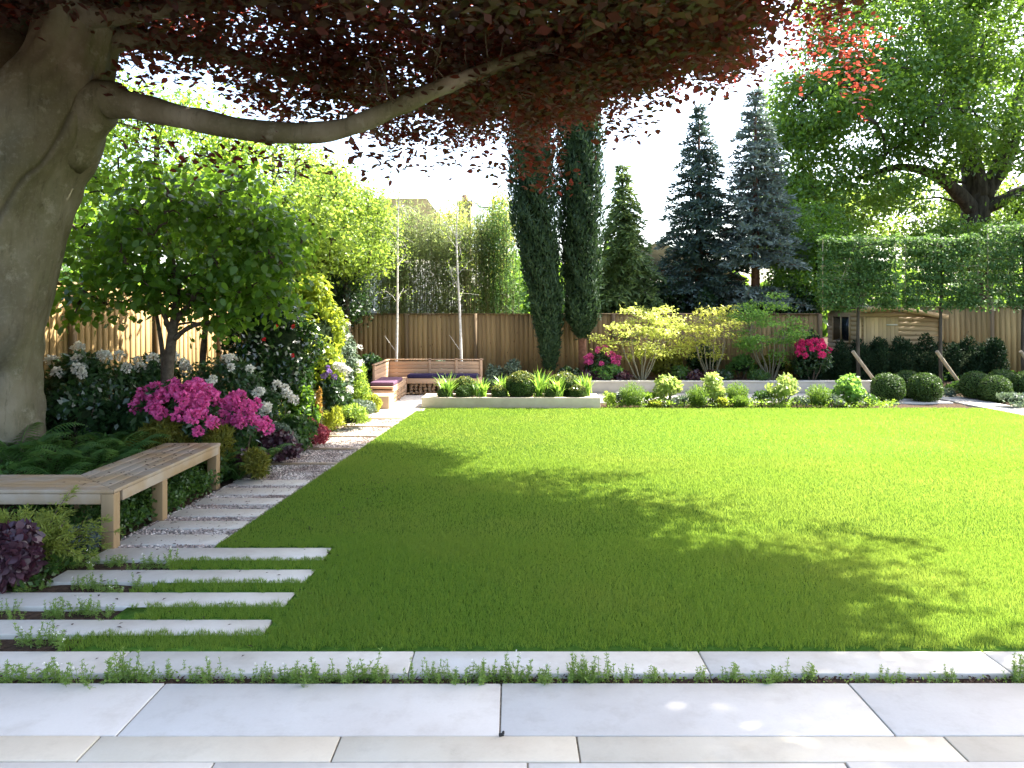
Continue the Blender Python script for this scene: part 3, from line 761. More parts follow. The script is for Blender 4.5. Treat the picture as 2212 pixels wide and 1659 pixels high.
l2 = limb([(-4.8, 8.6, 4.5), wd_(255, 86, 8.7), wd_(400, 98, 8.8), wd_(520, 128, 8.9), wd_(640, 165, 9.1), wd_(760, 215, 9.6), wd_(900, 235, 10.6), wd_(1020, 250, 12)], [.28, .12, .105, .085, .065, .05, .035, .012])
l3 = limb([(-4.7, 8.4, 5.2), wd_(250, 32, 8.2), wd_(400, 12, 8.0), wd_(520, 2, 7.9), (-1.6, 7.8, 5.3), (.2, 7.9, 5.7), (1.8, 9.0, 6.6), (3.6, 10.2, 7.1), (5.0, 11.2, 6.6)], [.24, .11, .085, .075, .065, .055, .04, .03, .012])
l4 = limb([(-4.4, 8.6, 5.6), (-3.6, 9.6, 6.0), (-2.2, 11.2, 6.2), (-.6, 12.8, 6.1), (.9, 14.0, 5.9)], [.26, .14, .10, .07, .02])
l5 = limb([(-4.3, 8.5, 6.4), (-2.6, 8.9, 7.2), (-.4, 10, 7.7), (2.6, 10.4, 8.0), (5.6, 10.4, 7.6)], [.22, .14, .1, .06, .02])
l6 = limb([wd_(420, 98, 8.8), wd_(480, 55, 9), wd_(440, 20, 9.2), wd_(400, -60, 9.4)], [.06, .05, .045, .03])
def inpoly(x, y, P):
    c = np.zeros(len(x), bool); j = len(P) - 1
    for i in range(len(P)):
        a, b_ = P[i], P[j]
        c ^= ((a[1] > y) != (b_[1] > y)) & (x < (b_[0] - a[0]) * (y - a[1]) / (b_[1] - a[1] + 1e-12) + a[0]); j = i
    return c
# where the crown must stand for its shade to lie on the lawn as it does
sh_poly = np.array([(-12.5, 12.4), (-7, 12), (-4, 11.1), (-1.8, 11.4), (-.6, 10.3), (1.3, 9.6), (2.45, 8.75), (2.1, 7.6), (2.6, 6.9), (3.0, 6.25), (2.5, 5.75), (2.0, 5.2), (1.6, 4.5), (2.0, 4.0), (3.6, 3.9), (3.4, 2.3), (-12.5, 2.3)])
sdx, sdy = math.sin(R(SUN_AZ)) / math.tan(R(SUN_EL)), math.cos(R(SUN_AZ)) / math.tan(R(SUN_EL))
n = 120000
hx = rng.uniform(-12.5, 3.6, n); hy = rng.uniform(2.3, 12.4, n); cz = rng.uniform(3.9, 9.8, n); cx = hx + sdx * cz; cy = hy + sdy * cz
xd = CX + cx / cy * F
skirt = np.interp(xd, [0, 230, 400, 480, 560, 700, 760, 860, 1000, 1100, 1170, 1210, 1290, 1350, 1420, 1560, 1620, 1635, 1705, 1715, 1850, 1870, 1885], [60, 110, 120, 180, 240, 250, 285, 325, 300, 290, 320, 250, 215, 225, 165, 150, 100, -140, -140, 40, 100, 100, -150])
zs = H + (HY - skirt + 26 * np.sin(cx * 3.1 + cy * 2) + 30 * np.sin(cx * 6.3 - cy * 1.3)) / F * cy + .14 + np.maximum(0, 7.4 - cy) * .42
zs = np.maximum(zs, 4.2)
keep = inpoly(hx, hy, sh_poly) & (cz > zs) & (rng.random(n) < np.exp(-(cz - zs) / 1.2)) & (((cx + 4.5) / 14) ** 2 + ((cy - 8.5) / 9.5) ** 2 + ((cz - 3) / 7.8) ** 2 < 1)
hq = ((hx - 1.75) / .92) ** 2 + ((hy - 6.6) / .66) ** 2
keep &= ~(hq < 1) & ~((hq < 2.2) & (rng.random(n) < .45)) & ~(((hx - .9) / .22) ** 2 + ((hy - 7.75) / .16) ** 2 < 1)
keep &= ~((hy < 4.3) & (hx > .3) & (hx < 2.2) & (rng.random(n) < .80)) & ~((hy > 4.2) & (hy < 4.7) & (hx > -3) & (rng.random(n) < .35))
keep &= ~((cx < -.9) & (cy > 11.0 + .5 * np.sin(cx * 2.2))) & ~((xd < 950) & (cz < H + (HY + 60) / F * cy) & (rng.random(n) < .45))
keep &= ~((xd > 200) & (xd < 560) & (np.sin(cx * 4.4 + cz * 3) * np.sin(cy * 2.7 + cz * 2) > .15) & (cy < 12))
keep &= ~((xd > 1690) & (HY - (cz - H) / cy * F > -130) & (rng.random(n) < .85))
C = np.stack([cx, cy, cz], -1)[keep]
print('beech clumps possible', len(C))
C = C[~((CX + C[:, 0] / C[:, 1] * F > 950) & (HY - (C[:, 2] - H) / C[:, 1] * F > -40) & (rng.random(len(C)) < .3))]
ys_ = HY - (C[:, 2] - H) / C[:, 1] * F; xs2 = CX + C[:, 0] / C[:, 1] * F
seen = (ys_ > -70) & (xs2 > -100) & (xs2 < 2300)
Cv, Ch = C[seen][:800], C[~seen][:3000]
print('seen', seen.sum(), 'above', (~seen).sum()); C = Cv
extra = [wd_(*p) for p in ((545, 340, 8.2), (580, 325, 8.3), (420, 345, 8.4), (470, 338, 8.2), (640, 365, 8.3), (735, 345, 8.2), (780, 330, 8.4), (850, 355, 8.5), (835, 340, 8.9), (345, 325, 8.4), (300, 290, 8.7), (1170, 345, 9), (1180, 380, 9.2), (1120, 330, 9.5), (1100, 365, 9.8), (270, 195, 8.4), (255, 160, 8.7), (300, 120, 8.9), (262, 112, 8.8), (330, 150, 9), (245, 62, 8.6), (290, 165, 9.1), (380, 175, 9.2), (345, 110, 9.3), (1185, 350, 9.4), (1165, 370, 9.6), (1190, 395, 9.3), (1140, 345, 9.7), (1175, 325, 9.5), (1060, 345, 10), (1310, 290, 9.6), (1345, 300, 9.4), (1365, 270, 9.5), (1300, 255, 9.7), (1330, 275, 9.2), (1385, 250, 9.6), (1405, 225, 9.5), (1450, 208, 9.8), (1520, 190, 9.6), (1575, 185, 9.4), (1600, 135, 9.5), (1615, 80, 9.6), (1590, 160, 9.4), (1610, 40, 9.3), (1500, 175, 9.9), (930, 345, 10.2), (1000, 352, 10.4), (900, 340, 9.8))]
spray = [wd_(*p) for p in ((1720, 20, 11.6), (1760, 45, 11.5), (1800, 30, 11.4), (1740, 90, 11.6), (1780, 95, 11.5), (1820, 110, 11.4), (1845, 130, 11.4), (1865, 145, 11.3), (1735, 135, 11.7), (1770, 150, 11.6), (1860, 175, 11.3), (1850, 200, 11.3), (1705, 110, 11.7), (1800, 75, 11.5), (1700, 30, 11.7), (1840, 90, 11.4), (1720, 70, 11.6))]
P = []
for c in C:
    m_ = int(rng.integers(75, 135)); s = rng.uniform(.24, .42)
    q = rng.normal(size=(m_, 3)) * np.array([s, s, s * .40]) * .72; P.append(c + q)
for c in extra: P.append(np.array(c) + rng.normal(size=(26, 3)) * np.array([.17, .17, .09]))
for c in spray: P.append(np.array(c) + rng.normal(size=(30, 3)) * np.array([.17, .2, .10]))
P.append(np.array([wd_(1865 + rng.normal() * 6, y_, 11.3) for y_ in np.linspace(190, 262, 12)]))
P.append(np.array([wd_(1735 + rng.normal() * 8, y_, 11.6) for y_ in np.linspace(150, 215, 10)]))
P = np.concatenate(P)
k = ~((P[:, 1] < 7.9) & (P[:, 2] < 4.6) & (P[:, 0] > -4.2))
P = P[k]
mb = MB(); mb.add(*leafgeo(P, .092, .66, kn=1.5, six=True, dirn=np.array([0, 0, -.5]), fold=.06))
Q = (Ch[:, None] + rng.normal(size=(len(Ch), 85, 3)) * np.array([.36, .36, .12])).reshape(-1, 3)
mb.add(*leafgeo(Q, .125, .7, kn=1.9, fold=.05))
ob('crown', mb, L['beech'], parent=bt)
hubs = np.concatenate([main_limb[8:], l2[6:], l3[6:], l4[5:], l5[5:], l6])
tw = MB()
for c in np.concatenate([C[::2], np.array(spray), np.array(extra)]):
    dd = np.linalg.norm(hubs - c, axis=1) + np.where(hubs[:, 2] > c[2] + .4, .6, 0); h = hubs[np.argmin(dd)]
    if dd.min() > 1.1: continue
    tw.tube(curve(h, c, 6, (0, 0, .12), .05), np.linspace(.008, .003, 6), 5, caps=False)
ob('twigs', tw, M['twig'], parent=bt)

# ================================================================== trees built from a trunk, limbs and a crown of leaf clumps
def ell(xd, yd, rx, ry, d, rd=None):
    """ellipsoid from its outline at distance d -> centre, radii in metres"""
    u = d / F; return (np.array([X(xd, d), d, Z(yd, d)]), np.array([rx * u, (rd or rx * u), ry * u]))
def tree(name, label, cat, base, trunk, radii, ells, nclump, per, cr, size, leaf, bark, group=None, ratio=.55, flat=.6, six=False, shell=.55, limbs=True, kn=.8, droop=0., lr=.03):
    root = thing(name, base, label, cat, group)
    tp = spline(trunk, 18); rr = np.interp(np.linspace(0, len(radii) - 1, 18), range(len(radii)), radii)
    mb = MB(); mb.tube(tp, rr, 10, wob=.1); ob('trunk', mb, bark, parent=root, smooth=True)
    Cs = []
    vol = np.array([np.prod(r) for _, r in ells]); vol = vol ** .7 / (vol ** .7).sum()
    for (c, r), v in zip(ells, vol):
        m_ = max(2, int(nclump * v)); u = unit(rng.normal(size=(m_, 3))) * (shell + (1 - shell) * rng.random((m_, 1)) ** .6)
        Cs.append(c + u * r)
    Cs = np.concatenate(Cs)
    per_ = np.maximum(4, (per * rng.uniform(.5, 1.5, len(Cs))).astype(int)); idx = np.repeat(np.arange(len(Cs)), per_)
    q = rng.normal(size=(len(idx), 3)) * .55; P = Cs[idx] + q * cr * np.array([1, 1, flat])
    nr = unit(q + np.array([0, 0, .7]))
    mb = MB(); mb.add(*leafgeo(P, size, ratio, nrm=nr, kn=kn, six=six, fold=.05, dirn=np.array([0, 0, -droop]) if droop else None))
    ob('crown', mb, leaf, parent=root)
    if limbs:
        mb = MB(); hubs = tp[5:]
        for c in Cs[::max(1, len(Cs) // 110)]:
            dd = np.linalg.norm(hubs - c, axis=1) + np.maximum(0, hubs[:, 2] - c[2]) * 1.5; h = hubs[np.argmin(dd)]
            ln = np.linalg.norm(h - c); pth = curve(h, c, 7, (0, 0, .12 * ln), .05 * ln)
            mb.tube(pth, np.linspace(lr, .006, 7), 6, caps=False); hubs = np.concatenate([hubs, pth[3:6]])
        ob('limbs', mb, bark, parent=root, smooth=True)
    return root
def TR(d, x0, x1, ytop, lean=0):
    """trunk points from the ground"""
    z1 = Z(ytop, d); a, b = X(x0, d), X(x1, d)
    return [(a, d, -.05), (a * .7 + b * .3 + lean, d, z1 * .33), (a * .35 + b * .65 - lean * .5, d, z1 * .66), (b, d, z1)]
T = lambda *a, **k: tree(*a, **k)
fl = 'lit trees beyond the golden fence'
T('lime_tree', 'sunlit lime green tree beside the beech trunk, beyond the golden fence', 'tree', (X(330, 16), 16, 0), TR(16, 330, 340, 230), [.14, .12, .08, .03],
  [ell(345, 360, 200, 170, 16), ell(220, 470, 120, 110, 15.2), ell(440, 450, 120, 120, 15.6)], 210, 130, .5, .10, L['lime'], M['bark'], fl)
T('lime_tree', 'bright lime green tree showing between the beech limb and small broad leaved tree', 'tree', (X(600, 18.5), 18.5, 0), TR(18.5, 600, 590, 330), [.13, .11, .07, .03],
  [ell(590, 420, 160, 120, 18.5), ell(520, 520, 120, 120, 17.4), ell(660, 500, 110, 90, 17.6)], 210, 120, .5, .10, L['lime2'], M['bark'], fl)
T('lime_tree', 'pale lime tree whose drooping edge meets the bamboo', 'tree', (X(755, 19.6), 19.6, 0), TR(19.6, 755, 740, 430), [.09, .08, .05, .02],
  [ell(765, 480, 85, 80, 19.6), ell(700, 430, 80, 70, 20), ell(775, 555, 70, 50, 19), ell(700, 520, 80, 60, 18.8)], 170, 110, .42, .09, L['lime2'], M['bark'], fl)
T('gap_shade_tree', 'dark leafy mass added for the shadowed gap below the lime trees', 'tree', (X(690, 20), 20, 0), TR(20, 690, 690, 560), [.08, .07, .05, .02],
  [ell(690, 600, 75, 70, 20), ell(740, 640, 50, 60, 20)], 90, 130, .4, .09, L['dark'], M['bark'])  # added dark foliage standing in for the shadow beneath the pale lime tree
# small broad-leaved tree behind the bench
tl = TR(10.3, 352, 382, 620)
st_ = T('broadleaf_tree', 'small many stemmed tree with broad dark green leaves, just behind the bench', 'tree', (X(352, 10.3), 10.3, .3), [(X(350, 10.3), 10.3, .2), (X(362, 10.3), 10.3, 1.1), (X(375, 10.3), 10.3, 1.75), (X(385, 10.3), 10.3, 2.3)], [.095, .075, .06, .03],
  [ell(390, 540, 200, 115, 10.3, 1.1), ell(260, 560, 120, 100, 10, .8), ell(520, 560, 120, 120, 10.4, .8), ell(400, 620, 160, 60, 10.2, .8), ell(600, 600, 60, 70, 10.6, .5), ell(205, 640, 50, 35, 9.9, .4), ell(300, 450, 110, 70, 10, .6), ell(560, 480, 70, 80, 10.6, .5), ell(150, 520, 50, 120, 10.4, .5), ell(400, 400, 150, 60, 10.4, .6), ell(185, 655, 45, 50, 9.9, .4), ell(570, 650, 70, 45, 10.6, .4), ell(480, 690, 60, 26, 10.2, .4), ell(610, 520, 60, 80, 10.8, .4)], 235, 32, .33, .110, L['broad'], M['twig'], six=True, ratio=.72, droop=.6, lr=.022)
for a in ([(X(350, 10.3), 10.3, .5), (X(352, 10.4), 10.4, 1.3), (X(338, 10.5), 10.5, 1.9), (X(325, 10.5), 10.5, 2.4)], [(X(372, 10.3), 10.3, 1.6), (X(345, 10.2), 10.2, 2.0), (X(300, 10.2), 10.2, 2.35)],
          [(X(372, 10.3), 10.3, 1.55), (X(420, 10.2), 10.2, 1.75), (X(520, 10.3), 10.3, 1.85)], [(X(380, 10.3), 10.3, 1.8), (X(430, 10.3), 10.3, 2.2), (X(470, 10.3), 10.3, 2.6)], [(X(385, 10.3), 10.3, 2.2), (X(370, 10.3), 10.3, 2.8)]):
    limb(a, [.04, .03, .012], 'stem', st_, M['twig'], 14, 8)
T('broadleaf_tree', 'slim leaning trunk with green leaves standing by the golden fence behind the white flowers', 'tree', (X(432, 12), 12, .25), [(X(430, 12), 12, .2), (X(438, 12), 12, 1.2), (X(448, 12), 12, 2.0), (X(460, 12), 12, 2.7)], [.06, .05, .04, .02],
  [ell(480, 470, 120, 90, 12), ell(560, 520, 90, 80, 12.4)], 110, 40, .36, .11, L['broad'], M['twig'], six=True, ratio=.7, droop=.5, lr=.02)

# oak and other trees on the right
ok = T('oak_tree', 'great spreading oak with dark forked trunk above the pleached screen', 'tree', (15.6, 26, 0), [(15.5, 26, 0), (15.5, 26, 2.5), (15.45, 26, 5.0), (15.5, 26, 6.2)], [.54, .46, .45, .36],
  [(np.array([12.9, 26, 11.0]), np.array([3.6, 3.6, 2.6])), (np.array([16.2, 26.5, 12.4]), np.array([4.5, 4, 2.8])), (np.array([11.2, 25, 8.2]), np.array([2.6, 3, 1.9])), (np.array([13.6, 23.8, 8.0]), np.array([2.4, 2, 1.8])), (np.array([16.5, 24.5, 7.6]), np.array([2.2, 2, 1.2])), (np.array([11.0, 25.5, 5.6]), np.array([2.5, 2.6, .9])), (np.array([17.6, 25.2, 5.4]), np.array([1.5, 2, .8])), (np.array([9.9, 26, 9.0]), np.array([1.3, 2, 1.6]))],
  520, 140, .66, .16, L['oak'], M['bark'], shell=.5, lr=.05)
for a, r in (([(15.5, 26, 5.2), (14.6, 25.6, 5.9), (13.6, 25.2, 6.4), (12.4, 25, 6.6), (11, 25, 6.2)], [.30, .22, .17, .12, .04]), ([(15.5, 26, 5.3), (16.3, 25.8, 5.7), (17.6, 25.6, 6.4), (18.6, 25.6, 7.2)], [.3, .2, .16, .06]),
             ([(15.5, 26, 5.8), (15.2, 26, 7.6), (14.9, 26, 9.5), (15.4, 26, 11.6), (15.8, 26, 13.5)], [.40, .30, .26, .18, .06]), ([(15.6, 26, 5.8), (16.5, 26, 7.2), (16.9, 26, 9.2), (17.6, 26, 11)], [.34, .27, .2, .06]), ([(15, 26, 9.4), (14.0, 26, 11), (13.5, 26, 12.6)], [.2, .13, .04])):
    limb(a, r, 'bough', ok, M['bark'], 26, 10)
fr = 'trees beyond the garden end'
T('field_maple', 'glowing yellow green tree seen under the lowest oak bough', 'tree', (17, 38, 0), [(17, 38, 0), (17, 38, 3), (17, 38, 6)], [.25, .2, .05],
  [(np.array([15, 38, 6.2]), np.array([3.4, 2.5, 2.2])), (np.array([19.5, 38, 6.6]), np.array([3.2, 2.5, 2.2])), (np.array([23.5, 38, 7]), np.array([3.2, 2.5, 3.2]))], 210, 90, .8, .20, L['lime2'], M['bark'], fr)
T('field_maple', 'tall light green tree rising behind the blue spruce tip', 'tree', (9.2, 27, 0), [(9.2, 27, 0), (9.2, 27, 3), (9.3, 27, 7)], [.2, .16, .05],
  [(np.array([9.5, 27, 7.2]), np.array([1.1, 1.1, 1.7])), (np.array([9.9, 27, 4.8]), np.array([1.5, 1.4, 1.8]))], 130, 100, .6, .15, L['lime'], M['bark'], fr)
T('holm_oak', 'dense dark green evergreen between the blue spruce and pleached screen', 'tree', (8.9, 22.8, 0), TR(22.8, 1765, 1765, 480), [.12, .1, .08, .03],
  [ell(1755, 520, 75, 75, 22.8), ell(1740, 610, 80, 60, 22.4), ell(1820, 560, 70, 90, 23.5)], 130, 150, .45, .10, L['broad'], M['bark'], fr)
T('holm_oak', 'dark tree mass just above the top of the pleached screen', 'tree', (15.0, 23.4, 0), [(15, 23.4, 0), (15, 23.4, 2.5), (15, 23.4, 4)], [.12, .1, .04],
  [(np.array([13.5, 23.4, 3.9]), np.array([1.6, 1, .75])), (np.array([16, 23.4, 4.1]), np.array([1.8, 1, .8]))], 130, 120, .5, .12, L['oak'], M['bark'], fr)
T('whitebeam', 'yellowing young tree catching sun beside the brick chimney', 'tree', (X(1065, 24), 24, 0), TR(24, 1065, 1065, 430), [.07, .06, .04, .02],
  [ell(1070, 470, 30, 70, 24), ell(1060, 540, 45, 60, 24), ell(985, 480, 28, 60, 23.6)], 80, 90, .35, .09, L['acer2'], M['bark'], fr)

# ------------------------------------------------------------------ conifers
def conifer(name, label, base, h, r, leaf, bark, levels=30, nb=11, droop=.12, z0=.3, tw=.2, power=.9, hang=0., tip=0., gapz=None, lift=.1):
    root = thing(name, base, label, 'conifer')
    b0 = np.array(base); mb = MB(); mb.tube([b0 + (0, 0, -.05), b0 + (0, 0, h * .5), b0 + (0, 0, h * .99)], [r * .085 + .03, r * .05 + .02, .008], 8); ob('trunk', mb, bark, parent=root, smooth=True)
    Pq, Dq, Sq = [], [], []; bm_ = MB()
    for i in range(levels):
        t = (i + rng.random() * .5) / levels; zz = z0 + (h - z0) * t
        if gapz and gapz[0] < zz < gapz[1] and rng.random() < .7: continue
        n_ = max(3, int(nb * (1 - .55 * t)))
        for j in range(n_):
            a = (j + rng.random() * .8) / n_ * 6.283 + i * 2.4
            Lb = r * ((1 - t) ** power + tip * .1) * rng.uniform(.62, 1.12) + .06
            u = np.array([math.cos(a), math.sin(a), 0]); sd = np.array([-u[1], u[0], 0])
            m_ = max(4, int(Lb / .055)); s = np.linspace(.12, 1, m_)
            path = b0 + (0, 0, zz) + u * (s * Lb)[:, None] + np.array([0, 0, 1.]) * ((lift * s - (droop + lift) * s ** 2) * Lb)[:, None]
            bm_.tube(path[::max(1, m_ // 4)], .008 + .006 * (1 - t), 4, caps=False)
            for sg in (-1, 1, 0, 0):
                wd = (1 - s * .55) * Lb * .28
                for rep in range(2):
                    off = sd * sg * (wd * rng.random(m_))[:, None]
                    Pq.append(path + off + rng.normal(size=(m_, 3)) * .018 - np.array([0, 0, hang]) * (rng.random(m_) * .12)[:, None])
                    Dq.append(np.tile(u * .8 + sd * sg * .7 + np.array([0, 0, -hang - .08 + (.15 if not hang else 0)]), (m_, 1)))
    Pq = np.concatenate(Pq); Dq = np.concatenate(Dq)
    mb = MB(); mb.add(*leafgeo(Pq, tw, .30, kn=.9, dirn=Dq, kd=1.6, var=.4)); ob('crown', mb, leaf, parent=root)
    ob('branches', bm_, bark, parent=root)
    return root
conifer('weeping_conifer', 'slender weeping conifer with drooping green sprays next to the cypresses', (X(1345, 22.1), 22.1, 0), Z(350, 22.1), 1.55, L['nootka'], M['bark'], 26, 8, .38, 1.7, .20, 1.0, hang=.6)
conifer('spruce_tree', 'tall dark spruce, the nearer to the weeping conifer', (X(1510, 22.8), 22.8, 0), Z(228, 22.8), 1.85, L['spruce'], M['spruce_bark'], 34, 9, .16, 1.5, .17, .85)
conifer('spruce_tree', 'tall blue spruce with layered silvery boughs and bare reddish trunk', (X(1632, 22.2), 22.2, 0), Z(190, 22.2), 1.75, L['bluespruce'], M['spruce_bark'], 34, 9, .10, 2.15, .16, .85, gapz=(2.6, 3.6))
def cypress(label, base, prof, n, lean=0.):
    root = thing('cypress_tree', base, label, 'conifer', 'columnar cypresses at the far fence')
    b0 = np.array(base); zs = np.array([p[0] for p in prof]); rs = np.array([p[1] for p in prof]); xs_ = np.array([p[2] for p in prof])
    zz = rng.uniform(zs[0], zs[-1], n); r = np.interp(zz, zs, rs); a = rng.random(n) * 6.283
    lump = 1 + .16 * np.sin(a * 3 + zz * 2.2) * np.sin(zz * 3.3 + a) + .1 * np.sin(a * 7 + zz * 5)
    rad = r * lump * np.sqrt(rng.uniform(.5, 1.08, n))
    out = np.stack([np.cos(a), np.sin(a), np.zeros(n)], -1)
    P = b0 + out * rad[:, None] + np.stack([np.interp(zz, zs, xs_), np.zeros(n), zz], -1)
    mb = MB(); mb.add(*leafgeo(P, .13, .30, nrm=out, kn=.8, dirn=out * .25 + np.array([0, 0, 1.]), kd=1.7, var=.4)); cr = ob('crown', mb, L['cypress'], parent=root)
    mb = MB(); q = np.linspace(0, 1, 16); z_ = zs[0] + (zs[-1] - zs[0]) * q
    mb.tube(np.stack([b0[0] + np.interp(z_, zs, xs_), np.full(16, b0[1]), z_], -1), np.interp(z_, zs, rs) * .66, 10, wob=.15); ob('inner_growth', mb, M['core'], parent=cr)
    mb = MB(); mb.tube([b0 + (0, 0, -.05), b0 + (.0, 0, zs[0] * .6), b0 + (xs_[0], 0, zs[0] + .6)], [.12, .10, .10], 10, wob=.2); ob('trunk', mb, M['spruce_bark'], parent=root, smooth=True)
    return root
cypress('dark columnar cypress clothed to the ground, the one nearer the birches', (X(1188, 19.7), 19.7, 0), [(.45, .08, 0), (.9, .20, 0), (2.2, .42, -.1), (4.3, .58, -.40), (6.5, .50, -.5), (9, .34, -.5), (11, .05, -.5)], 36000)
cypress('dark columnar cypress with a bare reddish trunk below, next to the weeping conifer', (X(1258, 20.0), 20.0, 0), [(1.25, .1, 0), (1.8, .42, 0), (4, .52, -.06), (7, .54, -.08), (9.5, .40, -.08), (12, .06, -.08)], 36000)

# ------------------------------------------------------------------ bamboo, birches, pleached hornbeams
def bamboo(label, xd, d, w, h0, h1, nc, nl, leaf):
    x = X(xd, d); root = thing('bamboo_clump', (x, d, 0), label, 'bamboo', 'bamboo clumps behind the far fence')
    cu = MB(); P = []
    for i in range(nc):
        a = np.array([x + rng.uniform(-w, w), d + rng.uniform(-.35, .35), -.03]); hh = rng.uniform(h0, h1)
        b_ = a + np.array([rng.normal() * .18, rng.normal() * .15, hh]); pth = curve(a, b_, 6, (rng.normal() * .05, 0, 0)); cu.tube(pth, np.linspace(.014, .005, 6), 5, caps=False)
        m_ = nl // nc; s = .34 + .66 * rng.random(m_) ** .85
        q = a + (b_ - a) * s[:, None] + rng.normal(size=(m_, 3)) * np.array([.13, .13, .10]); P.append(q)
    ob('culms', cu, M['culm'], parent=root)
    P = np.concatenate(P); mb = MB(); mb.add(*leafgeo(P, .12, .2, kn=.6, dirn=np.array([0, 0, -.8]), kd=.9)); ob('foliage', mb, leaf, parent=root)
for l, xd, w, h0, h1 in (('bamboo clump with thin pale leaves in the fence corner by the first birch', 815, .55, 3.5, 4.6), ('bamboo clump rising right behind the slim white birch at the seat corner', 885, .5, 4.0, 5.1),
                     ('bamboo clump between the two white birch trunks', 950, .5, 3.7, 4.9), ('bamboo clump below the chimney with pale fresh leaves', 1015, .45, 3.8, 4.9), ('bamboo clump of darker leaves against the cypress', 1075, .5, 3.9, 5.3)):
    bamboo(l, xd, 21.3 + .3 * rng.random(), w, h0, h1, 34, 9500, L['bamboo'] if '1075' not in str(xd) else L['hornbeam'])
def birch(label, xd, xt, yt, d):
    root = thing('birch_tree', (X(xd, d), d, 0), label, 'tree', 'young white birches')
    p = spline([(X(xd, d), d, -.05), (X(xd * .6 + xt * .4, d) + .02, d, 1.6), (X(xt, d), d, Z(yt, d)), (X(xt + 4, d), d, Z(yt, d) + 1.2)], 20)
    mb = MB(); mb.tube(p, np.linspace(.042, .008, 20), 9, wob=.08); ob('trunk', mb, M['birch'], parent=root, smooth=True)
    tw = MB(); P = []
    for i in range(22):
        s = int(rng.integers(8, 20)); a = rng.random() * 6.283; ln = rng.uniform(.35, .95) * (1.1 - .03 * s)
        e = p[s] + np.array([math.cos(a) * ln * .75, math.sin(a) * ln * .75, ln * .65]); q = curve(p[s], e, 6, (0, 0, .05), .015)
        tw.tube(q, np.linspace(.0055, .002, 6), 5, caps=False)
        for j in range(5):
            e2 = q[2 + j % 4] + rng.normal(size=3) * .16 + (0, 0, -.05); tw.tube(curve(q[2 + j % 4], e2, 3), .002, 4, caps=False)
            P.append(e2 + rng.normal(size=(9, 3)) * .07)
    for sgn in (-1,):
        e = p[4] + np.array([-.28, -.1, .42]); tw.tube(curve(p[4], e, 5), np.linspace(.009, .003, 5), 5)
    ob('branches', tw, M['birch'], parent=root); mb = MB(); mb.add(*leafgeo(np.concatenate(P), .045, .6)); ob('crown', mb, L['lime2'], parent=root)
birch('young birch with a thin white trunk behind the corner of the seat', 854, 859, 500, 19.35)
birch('young birch with a thin white trunk and low side shoot behind the seat end', 997, 986, 520, 19.35)
def pleached(label, xd, d):
    x = X(xd, d); root = thing('pleached_tree', (x, d, 0), label, 'tree', 'pleached hornbeams along the shed')
    z0, z1, hw = 2.02, 3.70 + (.28 if xd > 2200 else 0), .87
    mb = MB(); mb.tube(spline([(x, d, -.03), (x - .02, d, 1.2), (x, d, 2.6), (x, d, 3.6)], 14), np.linspace(.05, .02, 14), 9, wob=.08)
    for zz in np.linspace(z0 + .1, z1 - .1, 6):
        for s in (-1, 1): mb.tube(curve((x, d, zz - .1), (x + s * hw * .95, d, zz), 5, (0, 0, .04), .02), np.linspace(.014, .005, 5), 5, caps=False)
    ob('trunk', mb, M['bark'], parent=root, smooth=True)
    fr_ = MB()
    for xx in (-hw, hw): fr_.tube([(x + xx, d - .02, z0 - .03), (x + xx, d - .02, z1 + .06)], .012, 6)
    for zz in np.linspace(z0 + .05, z1, 6): fr_.tube([(x - hw - .04, d - .03, zz), (x + hw + .04, d - .03, zz)], .010, 6)
    fr_.tube([(x - hw * .8, d - .05, z0), (x - .1, d - .05, z1 - .1)], .01, 6)
    ob('cane_frame', fr_, M['cane'], parent=root)
    n = 20000; P = np.stack([x + rng.uniform(-hw - .04, hw + .04, n), d + rng.normal(size=n) * .11, rng.uniform(z0 - .02, z1 + .04, n)], -1)
    row_ = np.sin(P[:, 2] * 21 + np.sin(P[:, 0] * 5) * .8); k = (rng.random(n) < .58 + .42 * row_) & (rng.random(n) < .75 + .5 * np.sin(P[:, 0] * 4.1 + 1) * np.sin(P[:, 2] * 3.7)); P = P[k]; P[:, 2] += .07 * np.sin(P[:, 0] * 7) * (P[:, 2] > z1 - .25) * rng.random(len(P))
    P = P + rng.normal(size=P.shape) * .03
    mb = MB(); mb.add(*leafgeo(P, .085, .55, nrm=np.array([0, -.35, .5]), kn=1.1, dirn=np.array([0, -.3, -.35]), fold=.05)); ob('crown', mb, L['hornbeam'], parent=root)
    a = np.array([x - .30, d - .35, 1.02]); b_ = np.array([x + .62, d - .10, -.08]); mb = MB(); mb.tube([a, b_], .042, 10)
    s = tag(ob('support_stake', mb, M['stake'], loc=(x + .3, d - .2, 0), bevel=.003), 'slanting round timber stake bracing the ' + {1855: 'pleached tree before the shed door', 2033: 'pleached tree at the shed corner', 2211: 'pleached tree along the tall fence'}[xd], 'stake', 'slanting tree stakes')
pleached('pleached hornbeam panel on a thin trunk standing before the shed door', 1855, 18.7)
pleached('pleached hornbeam panel on a thin trunk standing at the shed corner', 2033, 18.7)
pleached('pleached hornbeam panel standing before the tall fence past the shed', 2211, 18.7)
